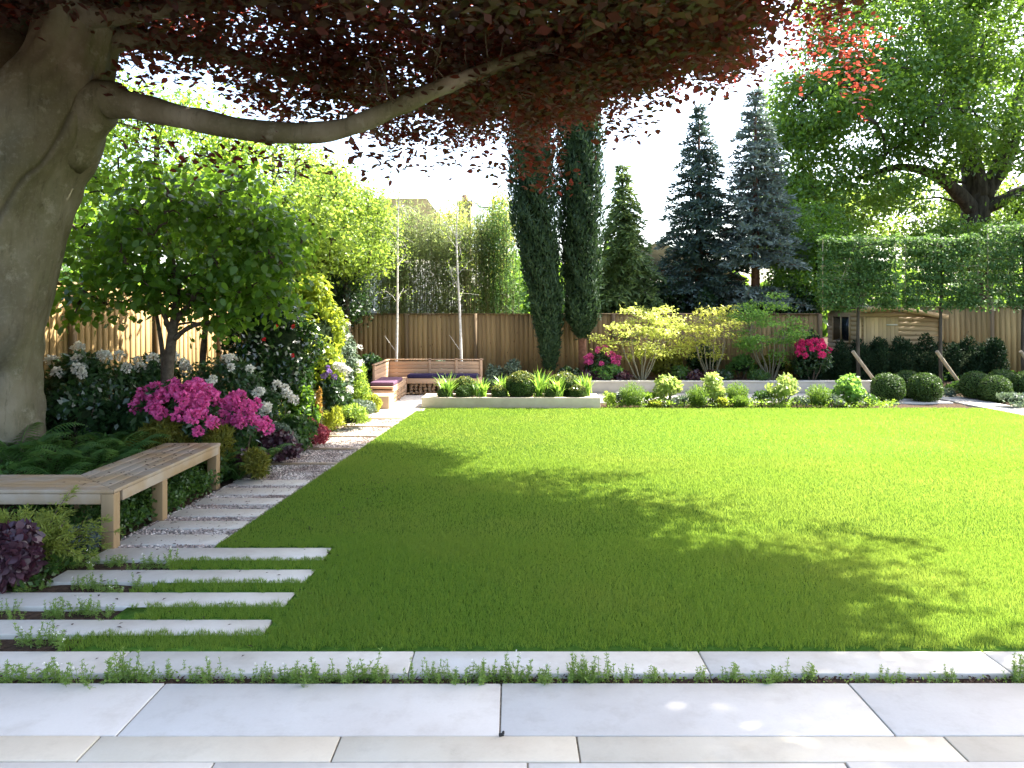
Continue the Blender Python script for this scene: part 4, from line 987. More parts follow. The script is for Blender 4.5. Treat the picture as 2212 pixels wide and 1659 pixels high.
# ================================================================== shrubs
def shrub(name, label, cat, xd, d, rx, h, n, size, leaf, group=None, ry=None, z=None, ratio=.55, k=16, cr=.42, stems=5, core=.0, six=False, kn=1.0, up=0., low=.05, stem_m=None, droop=None):
    x = X(xd, d); ry = ry or rx; z = gz(x, d) if z is None else z
    root = thing(name, (x, d, z), label, cat, group)
    hz = h / 2 * (1 - low)
    c = np.array([x, d, z + h * low + hz])
    P, nr = lumpy(c, (rx, ry, hz), n, k, cr, lo=-.75)
    P[:, 2] = np.maximum(P[:, 2], z + .02)
    dr = None
    if up: dr = nr * .6 + np.array([0, 0, up])
    if droop: dr = np.array([0, 0, -droop]) + nr * .5
    mb = MB(); mb.add(*leafgeo(P, size, ratio, nrm=nr, kn=kn, six=six, fold=.05, dirn=dr, kd=1.2)); fo = ob('foliage', mb, leaf, parent=root)
    if core:
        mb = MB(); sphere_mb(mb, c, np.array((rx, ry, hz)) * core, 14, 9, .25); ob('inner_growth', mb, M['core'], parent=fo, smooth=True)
    if stems:
        mb = MB()
        for i in range(stems):
            a = rng.random() * 6.283; e = c + np.array([math.cos(a) * rx * .6, math.sin(a) * ry * .6, hz * rng.uniform(-.1, .5)])
            mb.tube(curve((x + math.cos(a) * .05, d + math.sin(a) * .05, z - .03), e, 5, (0, 0, .03), .015), np.linspace(.016, .005, 5), 5, caps=False)
        ob('stems', mb, stem_m or M['twig'], parent=root)
    return root, c, np.array((rx, ry, hz))
TR_ = {}
def truss_mesh(key, r, n, size, leaf):
    if key not in TR_:
        v = unit(rng.normal(size=(n, 3)) + np.array([0, 0, .35])); mb = MB(); mb.add(*leafgeo(v * r * .62, size, .8, nrm=v + 0, kn=.5, dirn=v, kd=1.1, six=True, fold=.1))
        me = mesh('flower_head', np.concatenate(mb.V), mb.F); me.materials.append(leaf); TR_[key] = me
    return TR_[key]
def flowers(root, c, r, n, key, fr, np_, size, leaf, name='flower_head', top=.1, spread=1.0, front=True, box=None):
    me = truss_mesh(key, fr, np_, size, leaf); o0 = np.array(ORG[root.name])
    for i in range(n):
        if box is not None: p = np.array([X(box[i][0], box[i][2]), box[i][2], Z(box[i][1], box[i][2])])
        else:
            while True:
                u = unit(rng.normal(size=3))
                if u[2] > top and (not front or u[1] < .55): break
            p = c + u * r * spread * rng.uniform(.92, 1.06)
        o = bpy.data.objects.new(name, me); COL.objects.link(o); o.parent = root; o.location = p - o0
        o.rotation_euler = tuple(rng.uniform(-.5, .5, 2)) + (rng.random() * 6.28,); s = rng.uniform(.75, 1.15); o.scale = (s, s, s)

# ---- left border
r_, c, r = shrub('rhododendron', 'magenta pink rhododendron in full flower, the big one behind the oak bench', 'shrub', 392, 9.35, .56, 1.05, 1900, .12, L['rhodo'], None, .5, k=14, droop=.3, ratio=.36)
flowers(r_, c, r, 44, 'pk', .092, 95, .046, L['pink'], top=.25, spread=.97)
flowers(r_, c, r, 5, 'pk', .092, 95, .046, L['pink'], box=[(428, 932, 8.75), (460, 912, 8.8), (395, 860, 8.8), (418, 900, 8.7), (330, 880, 9)])
r_, c, r = shrub('rhododendron', 'magenta pink rhododendron with its flowers low, next to the box mound by the path', 'shrub', 520, 9.6, .30, .88, 1000, .11, L['rhodo'], None, .34, k=10, droop=.3, ratio=.36)
flowers(r_, c, r, 22, 'pk', .092, 95, .046, L['pink'], top=.0, spread=1.1)
r_, c, r = shrub('rhododendron', 'white flowered rhododendron right beside the beech trunk', 'shrub', 190, 10.3, .62, 1.08, 3000, .11, L['rhodo'], None, .6, k=16, droop=.3, ratio=.36)
flowers(r_, c, r, 14, 'wh', .078, 75, .042, L['white'], top=.45, spread=1.05)
r_, c, r = shrub('rhododendron', 'white flowered rhododendron between the multi stemmed tree and camellia', 'shrub', 480, 11.0, .72, 1.15, 3200, .10, L['rhodo'], None, .6, k=18, droop=.3, ratio=.36)
flowers(r_, c, r, 12, 'wh', .078, 75, .042, L['white'], top=.2, spread=1.05)
r_, c, r = shrub('rhododendron', 'cream white rhododendron low in front of the camellia', 'shrub', 585, 11.2, .36, .86, 1500, .10, L['rhodo'], None, .4, k=10, droop=.3, ratio=.36)
flowers(r_, c, r, 7, 'wh', .078, 75, .042, L['white'], top=.2, spread=1.05)
r_, c, r = shrub('rhododendron', 'white flowered rhododendron against the golden fence behind the tree stems', 'shrub', 330, 11.0, .5, 1.02, 2200, .10, L['rhodo'], None, .4, k=12, droop=.3, ratio=.36)
flowers(r_, c, r, 9, 'wh', .078, 75, .042, L['white'], top=.45, spread=1.05)
r_, c, r = shrub('camellia', 'tall dark glossy camellia with a few red flowers', 'shrub', 585, 12.2, .82, 2.25, 9000, .085, L['camellia'], None, .7, k=26, cr=.36, core=.62)
flowers(r_, c, r, 5, 'rd', .021, 34, .026, L['redflower'], box=[(597, 705, 11.45), (570, 733, 11.4), (633, 705, 11.5), (632, 768, 11.45), (545, 800, 11.4)])
shrub('mock_orange', 'glowing golden leaved shrub taller than the seat corner, beside the camellia', 'shrub', 668, 13.2, .74, 2.5, 8500, .09, L['choisya'], None, .6, k=26, cr=.34, core=.55, ratio=.5)
r_, c, r = shrub('viburnum', 'pale green shrub dotted with small white flower heads, at the end of the border', 'shrub', 728, 14.6, .42, 1.9, 3600, .075, L['silver'], None, .5, k=18, cr=.34, core=.5)
flowers(r_, c, r, 22, 'ws', .05, 26, .04, L['white'], top=-.4)
r_, c, r = shrub('rhododendron', 'small rhododendron with pale mauve and white heads below the golden shrub', 'shrub', 722, 13.0, .30, .92, 1500, .09, L['rhodo'], None, .3, k=10, droop=.3, ratio=.4)
flowers(r_, c, r, 4, 'mv', .05, 50, .034, L['mauve'], box=[(708, 795, 12.75), (700, 812, 12.75), (722, 815, 12.7), (712, 805, 12.7)])
flowers(r_, c, r, 5, 'wh', .078, 75, .042, L['white'], box=[(726, 790, 12.8), (742, 797, 12.8), (735, 793, 12.8), (755, 842, 12.6), (750, 802, 12.8)])
shrub('feathery_shrub', 'tall loose pale lime shrub leaning towards the mauve cushion', 'shrub', 768, 14.8, .26, 1.05, 2000, .09, L['lime2'], None, .3, k=12, up=.7, ratio=.3)
shrub('daphne', 'small dark shrub with cream flower tips in the fence corner', 'shrub', 800, 18.6, .35, .98, 1500, .09, L['dark'], None, .35, k=10, core=.5)
shrub('grey_shrub', 'grey green bush behind the back edge of the seat arm', 'shrub', 786, 17.2, .28, .62, 1300, .06, L['silver'], None, .3, k=10, core=.5)
def ballshrub(name, label, xd, d, r, n, size, leaf, group=None, z=None, sq=.92, lump=0.05, sk=None):
    x = X(xd, d); z = gz(x, d) if z is None else z; cz_ = z + r * sq * .92
    root = thing(name, (x, d, z), label, 'shrub', group)
    v = unit(rng.normal(size=(n, 3))); k_ = v[:, 2] > -.92; v = v[k_]
    a = np.arctan2(v[:, 1], v[:, 0]); lm = 1 + lump * np.sin(a * 4 + v[:, 2] * 5) + .02 * rng.normal(size=len(v))
    P = np.array([x, d, cz_]) + v * np.array([r, r, r * sq]) * lm[:, None] * .94
    mb = MB(); mb.add(*leafgeo(P, size, .62, nrm=v, kn=.9, dirn=v * .5, kd=1.0)); fo = ob('foliage', mb, leaf, parent=root)
    if sk is not None:
        t_ = v[:, 2] > .35; mb = MB(); mb.add(*leafgeo(P[t_][: int(t_.sum() * .45)] + v[t_][: int(t_.sum() * .45)] * .018, size * 1.1, .6, nrm=v[t_][: int(t_.sum() * .45)], kn=.8)); ob('top_leaves', mb, sk, parent=fo)  # paler leaf layer over the upper part of the ball
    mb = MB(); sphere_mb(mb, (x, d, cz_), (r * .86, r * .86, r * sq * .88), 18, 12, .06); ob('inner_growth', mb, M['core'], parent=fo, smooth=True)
    return root
ballshrub('box_ball', 'clipped round green hebe beside the path, above the purple heuchera', 597, 10.35, .27, 4200, .032, L['silver'], lump=.08, sq=.9)
ballshrub('box_ball', 'small bright yellow green mound beside the seat step box', 800, 15.1, .21, 2600, .035, L['golden'], lump=.08)
ballshrub('box_ball', 'small dark clipped ball beside the end of the mauve cushion', 782, 16.1, .23, 2400, .03, L['box'])
def dome(name, label, cat, xd, d, r, h, n, size, leaf, group=None, z=None, ratio=.85, six=True):
    return shrub(name, label, cat, xd, d, r, h, n, size, leaf, group, z=z, ratio=ratio, six=six, k=14, stems=0, core=.38, cr=.5, droop=.4)[0]
dome('heuchera', 'round clump of dark purple heuchera leaning on the gravel, below the clipped hebe', 'plant', 602, 9.95, .27, .42, 1400, .055, L['heuchera'])
dome('heuchera', 'clump of purple heuchera at the path edge near the far bench leg', 'plant', 535, 9.25, .24, .32, 1100, .055, L['heuchera'])
dome('heuchera', 'near black frilly heuchera at the edge of the first stone slabs', 'plant', 14, 5.42, .23, .44, 2200, .06, L['heuchera'])
shrub('azalea', 'low azalea covered in bright red flowers beside the sunlit path', 'shrub', 670, 11.05, .27, .42, 2000, .045, L['redleaf'], k=12, core=.5, stems=0)
shrub('berberis', 'thin upright orange berberis spire behind the red azalea', 'shrub', 690, 12.1, .075, .78, 420, .04, L['orange'], k=8, up=1, low=.1)
shrub('tree_spurge', 'bright yellow green feathery clump in the sunlit border', 'plant', 722, 12.4, .17, .42, 800, .08, L['golden'], up=1, ratio=.2, k=9, stems=0)
shrub('catmint', 'mound of pale sunlit catmint spilling to the path by the orange spire', 'plant', 752, 12.9, .36, .42, 2400, .04, L['lime2'], k=14, core=.5, stems=0, up=.5)
shrub('catmint', 'mound of pale grey green catmint spilling to the path by the yellow mound', 'plant', 775, 14.2, .34, .36, 2200, .04, L['silver'], k=14, core=.5, stems=0, up=.5)
shrub('lady_fern', 'leafy green plant under the camellia beside the clipped hebe', 'plant', 640, 10.9, .3, .5, 1100, .09, L['ground'], k=10, stems=0, core=.4)
shrub('choisya', 'mid green bush between the camellia and orange spire', 'shrub', 655, 12.0, .3, .8, 1800, .07, L['broad'], k=12, core=.5)
shrub('goldthread_cypress', 'rounded golden thread cypress right behind the bench seat', 'conifer', 348, 8.95, .33, .62, 5200, .10, L['goldcon'], k=20, stems=0, core=.55, droop=.5, ratio=.16)
shrub('goldthread_cypress', 'spiky golden cypress between the two pink rhododendrons', 'conifer', 478, 8.95, .2, .62, 2400, .09, L['goldcon'], k=12, stems=0, core=.4, up=.6, ratio=.16)
shrub('goldthread_cypress', 'low olive gold conifer just past the far end of the bench', 'conifer', 545, 8.9, .2, .36, 1600, .08, L['goldcon'], k=10, stems=0, core=.4, ratio=.16, up=.2)
shrub('evergreen_shrub', 'dark evergreen bush filling the bed beneath the white rhododendrons', 'shrub', 300, 9.7, .55, .72, 2600, .09, L['dark'], k=16, core=.5, ry=.35)
shrub('evergreen_shrub', 'dark evergreen bush beside the foot of the beech trunk', 'shrub', 165, 9.4, .5, .72, 2600, .09, L['dark'], k=16, core=.5, ry=.35)
shrub('juniper', 'feathery gold tipped juniper arching in front of the bench', 'conifer', 72, 5.85, .34, .46, 200, .06, L['juniper'], k=12, stems=6, up=.3, ratio=.18)
def juniper_sprays(root_name):
    root = bpy.data.objects[root_name]; b0 = np.array(ORG[root_name]); P, D = [], []; tw = MB()
    for i in range(46):
        a = rng.uniform(-2.9, .6) if i % 3 else rng.random() * 6.28; el = rng.uniform(.25, 1.15); ln = rng.uniform(.36, .66)
        e = b0 + np.array([math.cos(a) * math.cos(el), math.sin(a) * math.cos(el) * .6, math.sin(el)]) * ln
        q = curve(b0 + (rng.normal() * .06, rng.normal() * .04, .02), e, 7, (0, 0, .07)); tw.tube(q, np.linspace(.006, .002, 7), 4, caps=False)
        for s in range(2, 7):
            dv = unit(q[s] - q[s - 1])
            for rep in range(9):
                sd = unit(dv + rng.normal(size=3) * .55); l_ = .085 * (1.2 - .1 * s); m_ = 5
                P.append(q[s] + sd * np.linspace(0, l_, m_)[:, None]); D.append(np.tile(sd + dv * .4, (m_, 1)))
    ob('branches', tw, M['twig'], parent=root); mb = MB(); mb.add(*leafgeo(np.concatenate(P), .042, .20, dirn=np.concatenate(D), kd=2.2)); ob('sprays', mb, L['juniper'], parent=root)
juniper_sprays('juniper')
shrub('blue_spurge', 'small blue grey needled plant at the near bench leg', 'plant', 166, 6.12, .17, .26, 1500, .04, L['bluegrey'], k=10, stems=0, up=.4, ratio=.2, core=.5)
# ferns and hostas round the beech foot
def fern_mb(n=11, ln=.55):
    P, D, Nn = [], [], []; tw = MB()
    for i in range(n):
        a = i / n * 6.28 + rng.random() * .5; l = ln * rng.uniform(.7, 1.1); u = np.array([math.cos(a), math.sin(a), 0]); m_ = 24; s = np.linspace(.06, 1, m_)
        p = u * (s * l * .8)[:, None] + np.array([0, 0, 1.]) * ((1.55 * s - 1.05 * s * s) * l)[:, None]; tw.tube(p[::3], np.linspace(.004, .0015, len(p[::3])), 4, caps=False)
        sd = np.array([-u[1], u[0], 0])
        for sg in (-1, 1): P.append(p); D.append(np.tile(sd * sg + u * .35 - np.array([0, 0, .15]), (m_, 1)))
    w_ = np.concatenate([np.sin(np.linspace(.5, 3.0, 24))] * (2 * n))
    P = np.concatenate(P); D = np.concatenate(D); N_ = len(P); n_ = np.tile([0, 0, 1.], (N_, 1)); t = unit(D); b_ = np.cross(n_, t); Lq = (.115 * w_ * ln / .55)[:, None]; W = Lq * .085 + .002
    V = np.stack([P, P + t * Lq * .4 + b_ * W, P + t * Lq - n_ * Lq * .15, P + t * Lq * .4 - b_ * W], 1); mb = MB(); mb.add(V.reshape(-1, 3), np.arange(N_ * 4).reshape(-1, 4)); return mb, tw
def fern(xd, d, s, label, z=None):
    x = X(xd, d); z = gz(x, d) if z is None else z
    if 'proto' not in TR_:
        r0 = thing('fern', (0, 0, 0), 'x', 'fern', 'ferns round the beech foot'); mb, tw = fern_mb(); ob('fronds', mb, L['fern'], parent=r0); ob('stalks', tw, L['fern'], parent=r0); TR_['proto'] = r0; r = r0
    else: r = copy_tree(TR_['proto'])
    r.location = (x, d, z); r.rotation_euler = (0, 0, rng.random() * 6.28); s *= 1.45; r.scale = (s, s, s); r['label'] = label
for xd, d, s, l in ((30, 8.1, 1.0, 'fern pressed against the foot of the beech trunk at the picture edge'), (110, 8.0, .9, 'fern directly below the front edge of the beech trunk'), (215, 8.2, 1.0, 'leafy fern right of the beech trunk, halfway to the golden cypress'), (265, 8.7, .95, 'fern just before the round golden cypress'),
                    (75, 7.35, .85, 'fern behind the near wing of the bench'), (165, 7.45, .9, 'fern behind the inner corner of the bench'), (300, 9.3, .8, 'fern half hidden behind the round golden cypress'), (455, 9.0, .7, 'fern under the lowest pink flowers'), (560, 9.6, .7, 'fern between the purple heucheras'), (515, 8.95, .55, 'small fern at the far bench leg')):
    fern(xd, d, s, l)
def hosta(xd, d, s, label):
    x = X(xd, d); z = gz(x, d); n = 34; a = rng.random(n) * 6.28; u = np.stack([np.cos(a), np.sin(a), rng.uniform(.5, 1.3, n)], -1)
    root = thing('hosta', (x, d, z), label, 'plant', 'broad leaved plants behind the bench')
    st_m = MB(); P = []
    for i in range(n):
        e = np.array([x, d, z]) + u[i] * s * rng.uniform(.35, .8); st_m.tube([(x, d, z), e], .004, 4, caps=False); P.append(e)
    mb = MB(); mb.add(*leafgeo(np.array(P), s * .5, .55, nrm=np.array([0, 0, 1.]), kn=1.4, dirn=u * np.array([1, 1, -.3]), kd=2, six=True, fold=.12, sag=.25)); ob('leaves', mb, L['hosta'], parent=root); ob('stalks', st_m, L['hosta'], parent=root)
for xd, d, s, l in ((215, 7.6, .24, 'broad leaved plant with a pale leaf drooping to the bench'), (125, 7.7, .26, 'broad leaved plant below the beech trunk'), (275, 7.9, .2, 'broad leaved plant at the inner bench edge'), (495, 9.05, .2, 'dark broad leaved plant behind the far bench leg'), (555, 9.15, .16, 'broad leaved plant overhanging the gravel between heucheras')): hosta(xd, d, s, l)
# ground cover, one mass each
def cover(name, label, fn, n, size, leaf, ratio=.6, hh=.10, up=.4):
    P = []
    while sum(len(p) for p in P) < n:
        q = fn(4000); P.append(q)
    P = np.concatenate(P)[:n]; z = np.array([gz(x, y) for x, y in P]); lum = .5 + .5 * np.sin(P[:, 0] * 9 + np.sin(P[:, 1] * 7)) * np.sin(P[:, 1] * 8)
    P3 = np.column_stack([P, z + hh * rng.random(n) ** .7 * (.4 + .9 * lum)])
    mb = MB(); mb.add(*leafgeo(P3, size, ratio, kn=up)); stuff(name, mb, leaf, label, 'ground cover')
def reg(x0, x1, y0, y1, edge=0):
    def f(n):
        y = rng.uniform(y0, y1, n); x = rng.uniform(x0, x1, n); k = x < -3.33 + .068 * np.maximum(0, y - 6.3) + .03 * np.sin(y * 11) - edge; return np.stack([x[k], y[k]], -1)
    return f
cover('ground_cover', 'dark small leaved ground cover under and behind the bench', reg(-3.95, -3.2, 6.5, 9.3), 8500, .045, L['ground'], hh=.28)
cover('undergrowth', 'mixed green undergrowth filling the bed round the beech', reg(-7, -3.5, 6.9, 11.5, .1), 9000, .07, L['fern'], ratio=.4, hh=.24)
cover('border_cover', 'low pale green planting along the sunlit border edge', reg(-4.6, -2.6, 11.2, 15.4), 8000, .05, L['lime2'], ratio=.45, hh=.2)
cover('shade_cover', 'low creeping green plants before the near wing of the bench', lambda n: np.stack([rng.uniform(-4.6, -3.3, n), rng.uniform(5.35, 6.5, n)], -1), 2600, .05, L['ground'], hh=.12)
cover('border_cover', 'low mixed green planting along the lawn edge in front of the raised wall', lambda n: np.stack([rng.uniform(1.95, 7.9, n), rng.uniform(15.82, 16.6, n)], -1), 6500, .05, L['lime'], ratio=.45, hh=.16)
cover('ground_cover', 'low green ground cover beyond the far stone path', lambda n: np.stack([rng.uniform(10.4, 15, n), rng.uniform(12.5, 20, n)], -1), 7000, .08, L['ground'], hh=.2)
# fallen leaves
def litter(n):
    x = rng.uniform(-4.2, -1.3, n); y = rng.uniform(3.9, 9.2, n); k = np.where(rng.random(n) < .5, True, (y > 6.3) | (x < -2.4)); x, y = x[k], y[k]
    P = np.stack([x, y, np.full(len(x), .004)], -1); mb = MB(); mb.add(*leafgeo(P, .034, .45, kn=6, fold=.12)); stuff('fallen_leaves', mb, L['dead'], 'small dark fallen leaves scattered on the stones and bench side bed', 'leaf litter')
litter(420)
P = np.stack([rng.uniform(-3.85, -3.25, 90), rng.uniform(6.4, 8.55, 90), np.full(90, .479)], -1); mb = MB(); mb.add(*leafgeo(P, .03, .4, kn=6, fold=.12)); stuff('fallen_leaves', mb, L['dead'], 'small dark fallen leaves lying on the bench seat', 'leaf litter')

# ---- sweet woodruff in the soil strips between the stones
def woodruff_mesh(n, h, fl):
    P, D, S = [], [], []; tw = MB(); Fp = []
    for i in range(n):
        b_ = np.array([rng.normal() * .038, rng.normal() * .020, 0]); hh = h * rng.uniform(.5, 1.15); e = b_ + np.array([rng.normal() * .022, rng.normal() * .02, hh]); q = curve(b_, e, 4, (rng.normal() * .006, 0, 0)); tw.tube(q, .0013, 4, caps=False)
        wn = max(3, int(hh / .019))
        for j in range(wn):
            s = .22 + .78 * j / (wn - 1); p = b_ + (e - b_) * s; m_ = 7; a = np.arange(m_) / m_ * 6.28 + rng.random()
            P.append(np.tile(p, (m_, 1))); D.append(np.stack([np.cos(a), np.sin(a), np.full(m_, .25 + .5 * s)], -1)); S.append(np.full(m_, .022 * (1.15 - .4 * s)))
        if rng.random() < fl: Fp.append(e + rng.normal(size=(7, 3)) * .006 + (0, 0, .012)); tw.tube([e, e + (0, 0, .014)], .001, 4, caps=False)
    P = np.concatenate(P); D = np.concatenate(D); S = np.concatenate(S)
    mb = MB(); V, f = leafgeo(P, 1.0, .30, kn=.7, dirn=D, kd=3, var=0.); V = P[:, None] + (V.reshape(-1, 4, 3) - P[:, None]) * S[:, None, None]; mb.add(V.reshape(-1, 3), f)
    fm = None
    if Fp: fm = MB(); fm.add(*leafgeo(np.concatenate(Fp), .011, .8))
    return mb, tw, fm
WD = []
def woodruff(x, y, s, label, z=-.03):
    if len(WD) < 6:
        r = thing('woodruff_plant', (0, 0, 0), label, 'plant', 'sweet woodruff in the soil strips')
        mb, tw, fm = woodruff_mesh(int(rng.integers(7, 14)), .105, .16); ob('leaves', mb, L['woodruff'], parent=r); ob('stems', tw, L['woodruff'], parent=r)
        if fm: ob('flowers', fm, L['white'], parent=r)
        WD.append(r)
    else: r = copy_tree(random.choice(WD), label=label)
    r.location = (x, y, z); r.rotation_euler = (0, 0, rng.normal() * .5 + (3.14 if rng.random() < .5 else 0)); s *= 1.08; r.scale = (s * rng.uniform(.8, 1.3), s, s * rng.uniform(.6, 1.25))
lf = 'lime green sweet woodruff sprig in the soil strip along the patio edge'
for x in np.concatenate([np.arange(-2.85, .45, .082), np.arange(.45, 2.9, .135)]):
    if rng.random() < .86: woodruff(x + rng.normal() * .03, 4.075 + rng.normal() * .018, rng.uniform(.75, 1.15) if x < .5 else rng.uniform(.55, .95), lf)
for (a, b_), x0_, x1_, l in ((TONG[0], -3.3, -2.5, 'sweet woodruff clump between the two slabs nearest the bench leg'), (TONG[1], -3.35, -2.5, 'sweet woodruff clump between the second and third slabs back from the bench leg'), (TONG[2], -3.5, -2.6, 'sweet woodruff clump between the slabs beside the dark frilly heuchera'), (TONG[3], -3.1, -2.6, 'sweet woodruff clump behind the dim end of the front stone strip')):
    for x in np.arange(x0_, x1_, .08):
        if rng.random() < .85: woodruff(x + rng.normal() * .03, (a + b_) / 2 + rng.normal() * .03, rng.uniform(.6, 1.0), l)
for i in range(6): woodruff(-3.35 - .1 * i + rng.normal() * .03, 5.95 - .12 * i, rng.uniform(.6, 1), 'sweet woodruff sprig at the foot of the juniper')
cover('soil_sprouts', 'tiny green seedlings scattered on the bare soil strips', lambda n: np.stack([rng.uniform(-3.4, 3.0, n), rng.uniform(4.03, 4.12, n)], -1), 900, .016, L['woodruff'], hh=.03)
mb = MB(); q = np.stack([rng.uniform(-3.5, 3.2, 1600), rng.uniform(4.03, 4.125, 1600), np.full(1600, -.03) + .02 * rng.random(1600)], -1); mb.add(*leafgeo(q, .018, .6, kn=.5)); stuff('mulch', mb, L['dead'], 'dark crumbly mulch in the soil strip along the patio', 'mulch')

# ---- planter at the lawn end
pz = .175
def lily(xd, d, s, label, n=66):
    x = X(xd, d); root = thing('day_lily', (x, d, pz), label, 'plant', 'day lilies in the long planter'); mb = MB(); Vs = []; m_ = 6
    for i in range(n):
        a = rng.random() * 6.28; l = s * rng.uniform(.6, 1.1); lean = rng.uniform(.15, .75); u = np.array([math.cos(a), math.sin(a), 0]); sd = np.array([-u[1], u[0], 0]); t = np.linspace(0, 1, m_)
        p = np.array([x, d, pz]) + rng.normal(size=3) * (.05, .04, 0) + u * (t ** 1.5 * l * lean)[:, None] + np.array([0, 0, 1.]) * (l * (t - .55 * lean * t ** 2.6))[:, None]
        w_ = .014 * (1 - t ** 2.5) + .001; V = np.stack([p - sd * w_[:, None], p + sd * w_[:, None]], 1).reshape(-1, 3); f = np.array([[2*k, 2*k+1, 2*k+3, 2*k+2] for k in range(m_ - 1)]); mb.add(V, f)
    ob('leaves', mb, L['strap'], parent=root)
for xd, d, s, l in ((967, 16.0, .60, 'day lily clump at the seat end of the planter'), (1040, 16.0, .52, 'day lily clump between the two smaller box balls'), (1085, 16.35, .52, 'day lily clump half hidden behind the biggest planter box ball'), (1165, 16.1, .72, 'tallest day lily clump just past the biggest planter box ball'), (1205, 15.98, .58, 'day lily clump in front of the pale topped box ball'), (1262, 16.15, .56, 'day lily clump at the far end of the planter')): lily(xd, d, s, l)
bg_ = 'clipped box balls in the long planter'
for xd, d, r, l, sk in ((1126, 16.15, .31, 'biggest clipped box ball, in the middle of the planter', L['boxpale']), (1005, 16.3, .24, 'box ball with a tan top behind the first day lily', L['boxpale']), (1002, 15.98, .15, 'small dark box ball in front of the tan topped one', None), (958, 15.98, .12, 'tiny box ball at the seat end rim of the planter', None),
                        (1078, 16.0, .15, 'small box ball tucked beside the biggest planter ball', L['boxpale']), (1222, 16.35, .29, 'pale topped box ball behind the day lily near the planter end', L['boxpale']), (1190, 15.99, .12, 'tiny low box ball beside the tallest day lily', None), (1248, 16.0, .16, 'small box ball near the far rim of the planter', L['boxpale'])):
    ballshrub('box_ball', l, xd, d, r, int(30000 * r * r * 2 + 700), .034, L['box'], bg_, z=pz - .02, sk=sk)

# ---- border in front of the raised bed
def tuft(name, label, xd, d, r, h, n, leaf, group, z=None, w=.012):
    x = X(xd, d); z = gz(x, d) if z is None else z; root = thing(name, (x, d, z), label, 'plant', group)
    a = rng.random(n) * 6.28; q = np.sqrt(rng.random(n)); l = h * rng.uniform(.6, 1.08, n) * (1 - .3 * q * q); u = np.stack([np.cos(a), np.sin(a), np.zeros(n)], -1)
    P, D = [], []
    for s in np.linspace(.15, .95, 6): P.append(np.array([x, d, z]) + u * (q * r * (.55 + .6 * s))[:, None] + np.array([0, 0, 1.]) * (l * s)[:, None]); D.append(u * (q * .5)[:, None] + np.array([0, 0, 1.]))
    mb = MB(); mb.add(*leafgeo(np.concatenate(P), .055, .22, kn=.3, dirn=np.concatenate(D), kd=1.8)); ob('foliage', mb, leaf, parent=root); return root
tg = 'bright upright tufts edging the lawn'
for xd, d, r, h, l in ((1366, 16.05, .23, .50, 'bright green tuft edging the lawn, the one nearest the planter'), (1508, 16.05, .21, .44, 'bright green tuft below the middle pale leaved hydrangea'), (1592, 16.35, .21, .48, 'bright green tuft between two pale leaved hydrangeas'), (1600, 15.98, .15, .22, 'small low yellow tuft right at the lawn edge'), (1768, 16.1, .22, .46, 'bright green tuft next to the dark green leafy shrub')):
    tuft('lavender_tuft', l, xd, d, r, h, 620, L['rosemary'], tg)
vg = 'pale variegated shrubs edging the lawn'
for xd, d, r, h, l in ((1440, 16.35, .30, .66, 'cream variegated shrub nearest the planter, between two tufts'), (1540, 16.35, .30, .68, 'cream variegated shrub in the middle of the lawn edge row'), (1690, 16.3, .38, .66, 'widest cream variegated shrub, beyond the small low tuft')):
    shrub('variegated_shrub', l, 'shrub', xd, d, r, h, 700, .10, L['varieg'], vg, k=12, cr=.42, ratio=.55, six=True, stems=7, stem_m=M['acer_bark'])
shrub('hydrangea', 'fresh green leafy shrub between the last tuft and first box ball', 'shrub', 1835, 16.4, .34, .62, 900, .10, L['acer3'], None, k=12, ratio=.6, six=True, stems=6)
fg = 'low filler plants edging the lawn'
for i, (xd, d, r, h, lf_, l) in enumerate(((1318, 16.1, .16, .36, 'lime2', 'thin pale seedling clump against the planter end'), (1340, 16.2, .14, .30, 'silver', 'small grey green plant before the first tuft'), (1400, 16.2, .18, .28, 'lime', 'low green plant between the first tuft and variegated shrub'), (1470, 16.0, .2, .22, 'silver', 'low grey green mat beside the first variegated shrub'), (1415, 15.98, .14, .14, 'golden', 'low yellow mat at the lawn edge'), (1560, 15.98, .14, .18, 'golden', 'low yellow plant under the middle variegated shrub'),
                                        (1645, 16.2, .2, .34, 'ground', 'mid green plant before the widest variegated shrub'), (1730, 16.0, .18, .22, 'silver', 'low silvery plant after the widest variegated shrub'), (1800, 16.0, .2, .24, 'silver', 'low silvery plant beside the last tuft'), (1870, 16.1, .26, .26, 'ground', 'low dark green plant leading to the box balls'))):
    shrub('border_plant', l, 'plant', xd, d, r, h, 520, .05, L[lf_], fg, k=9, stems=3, up=.4)
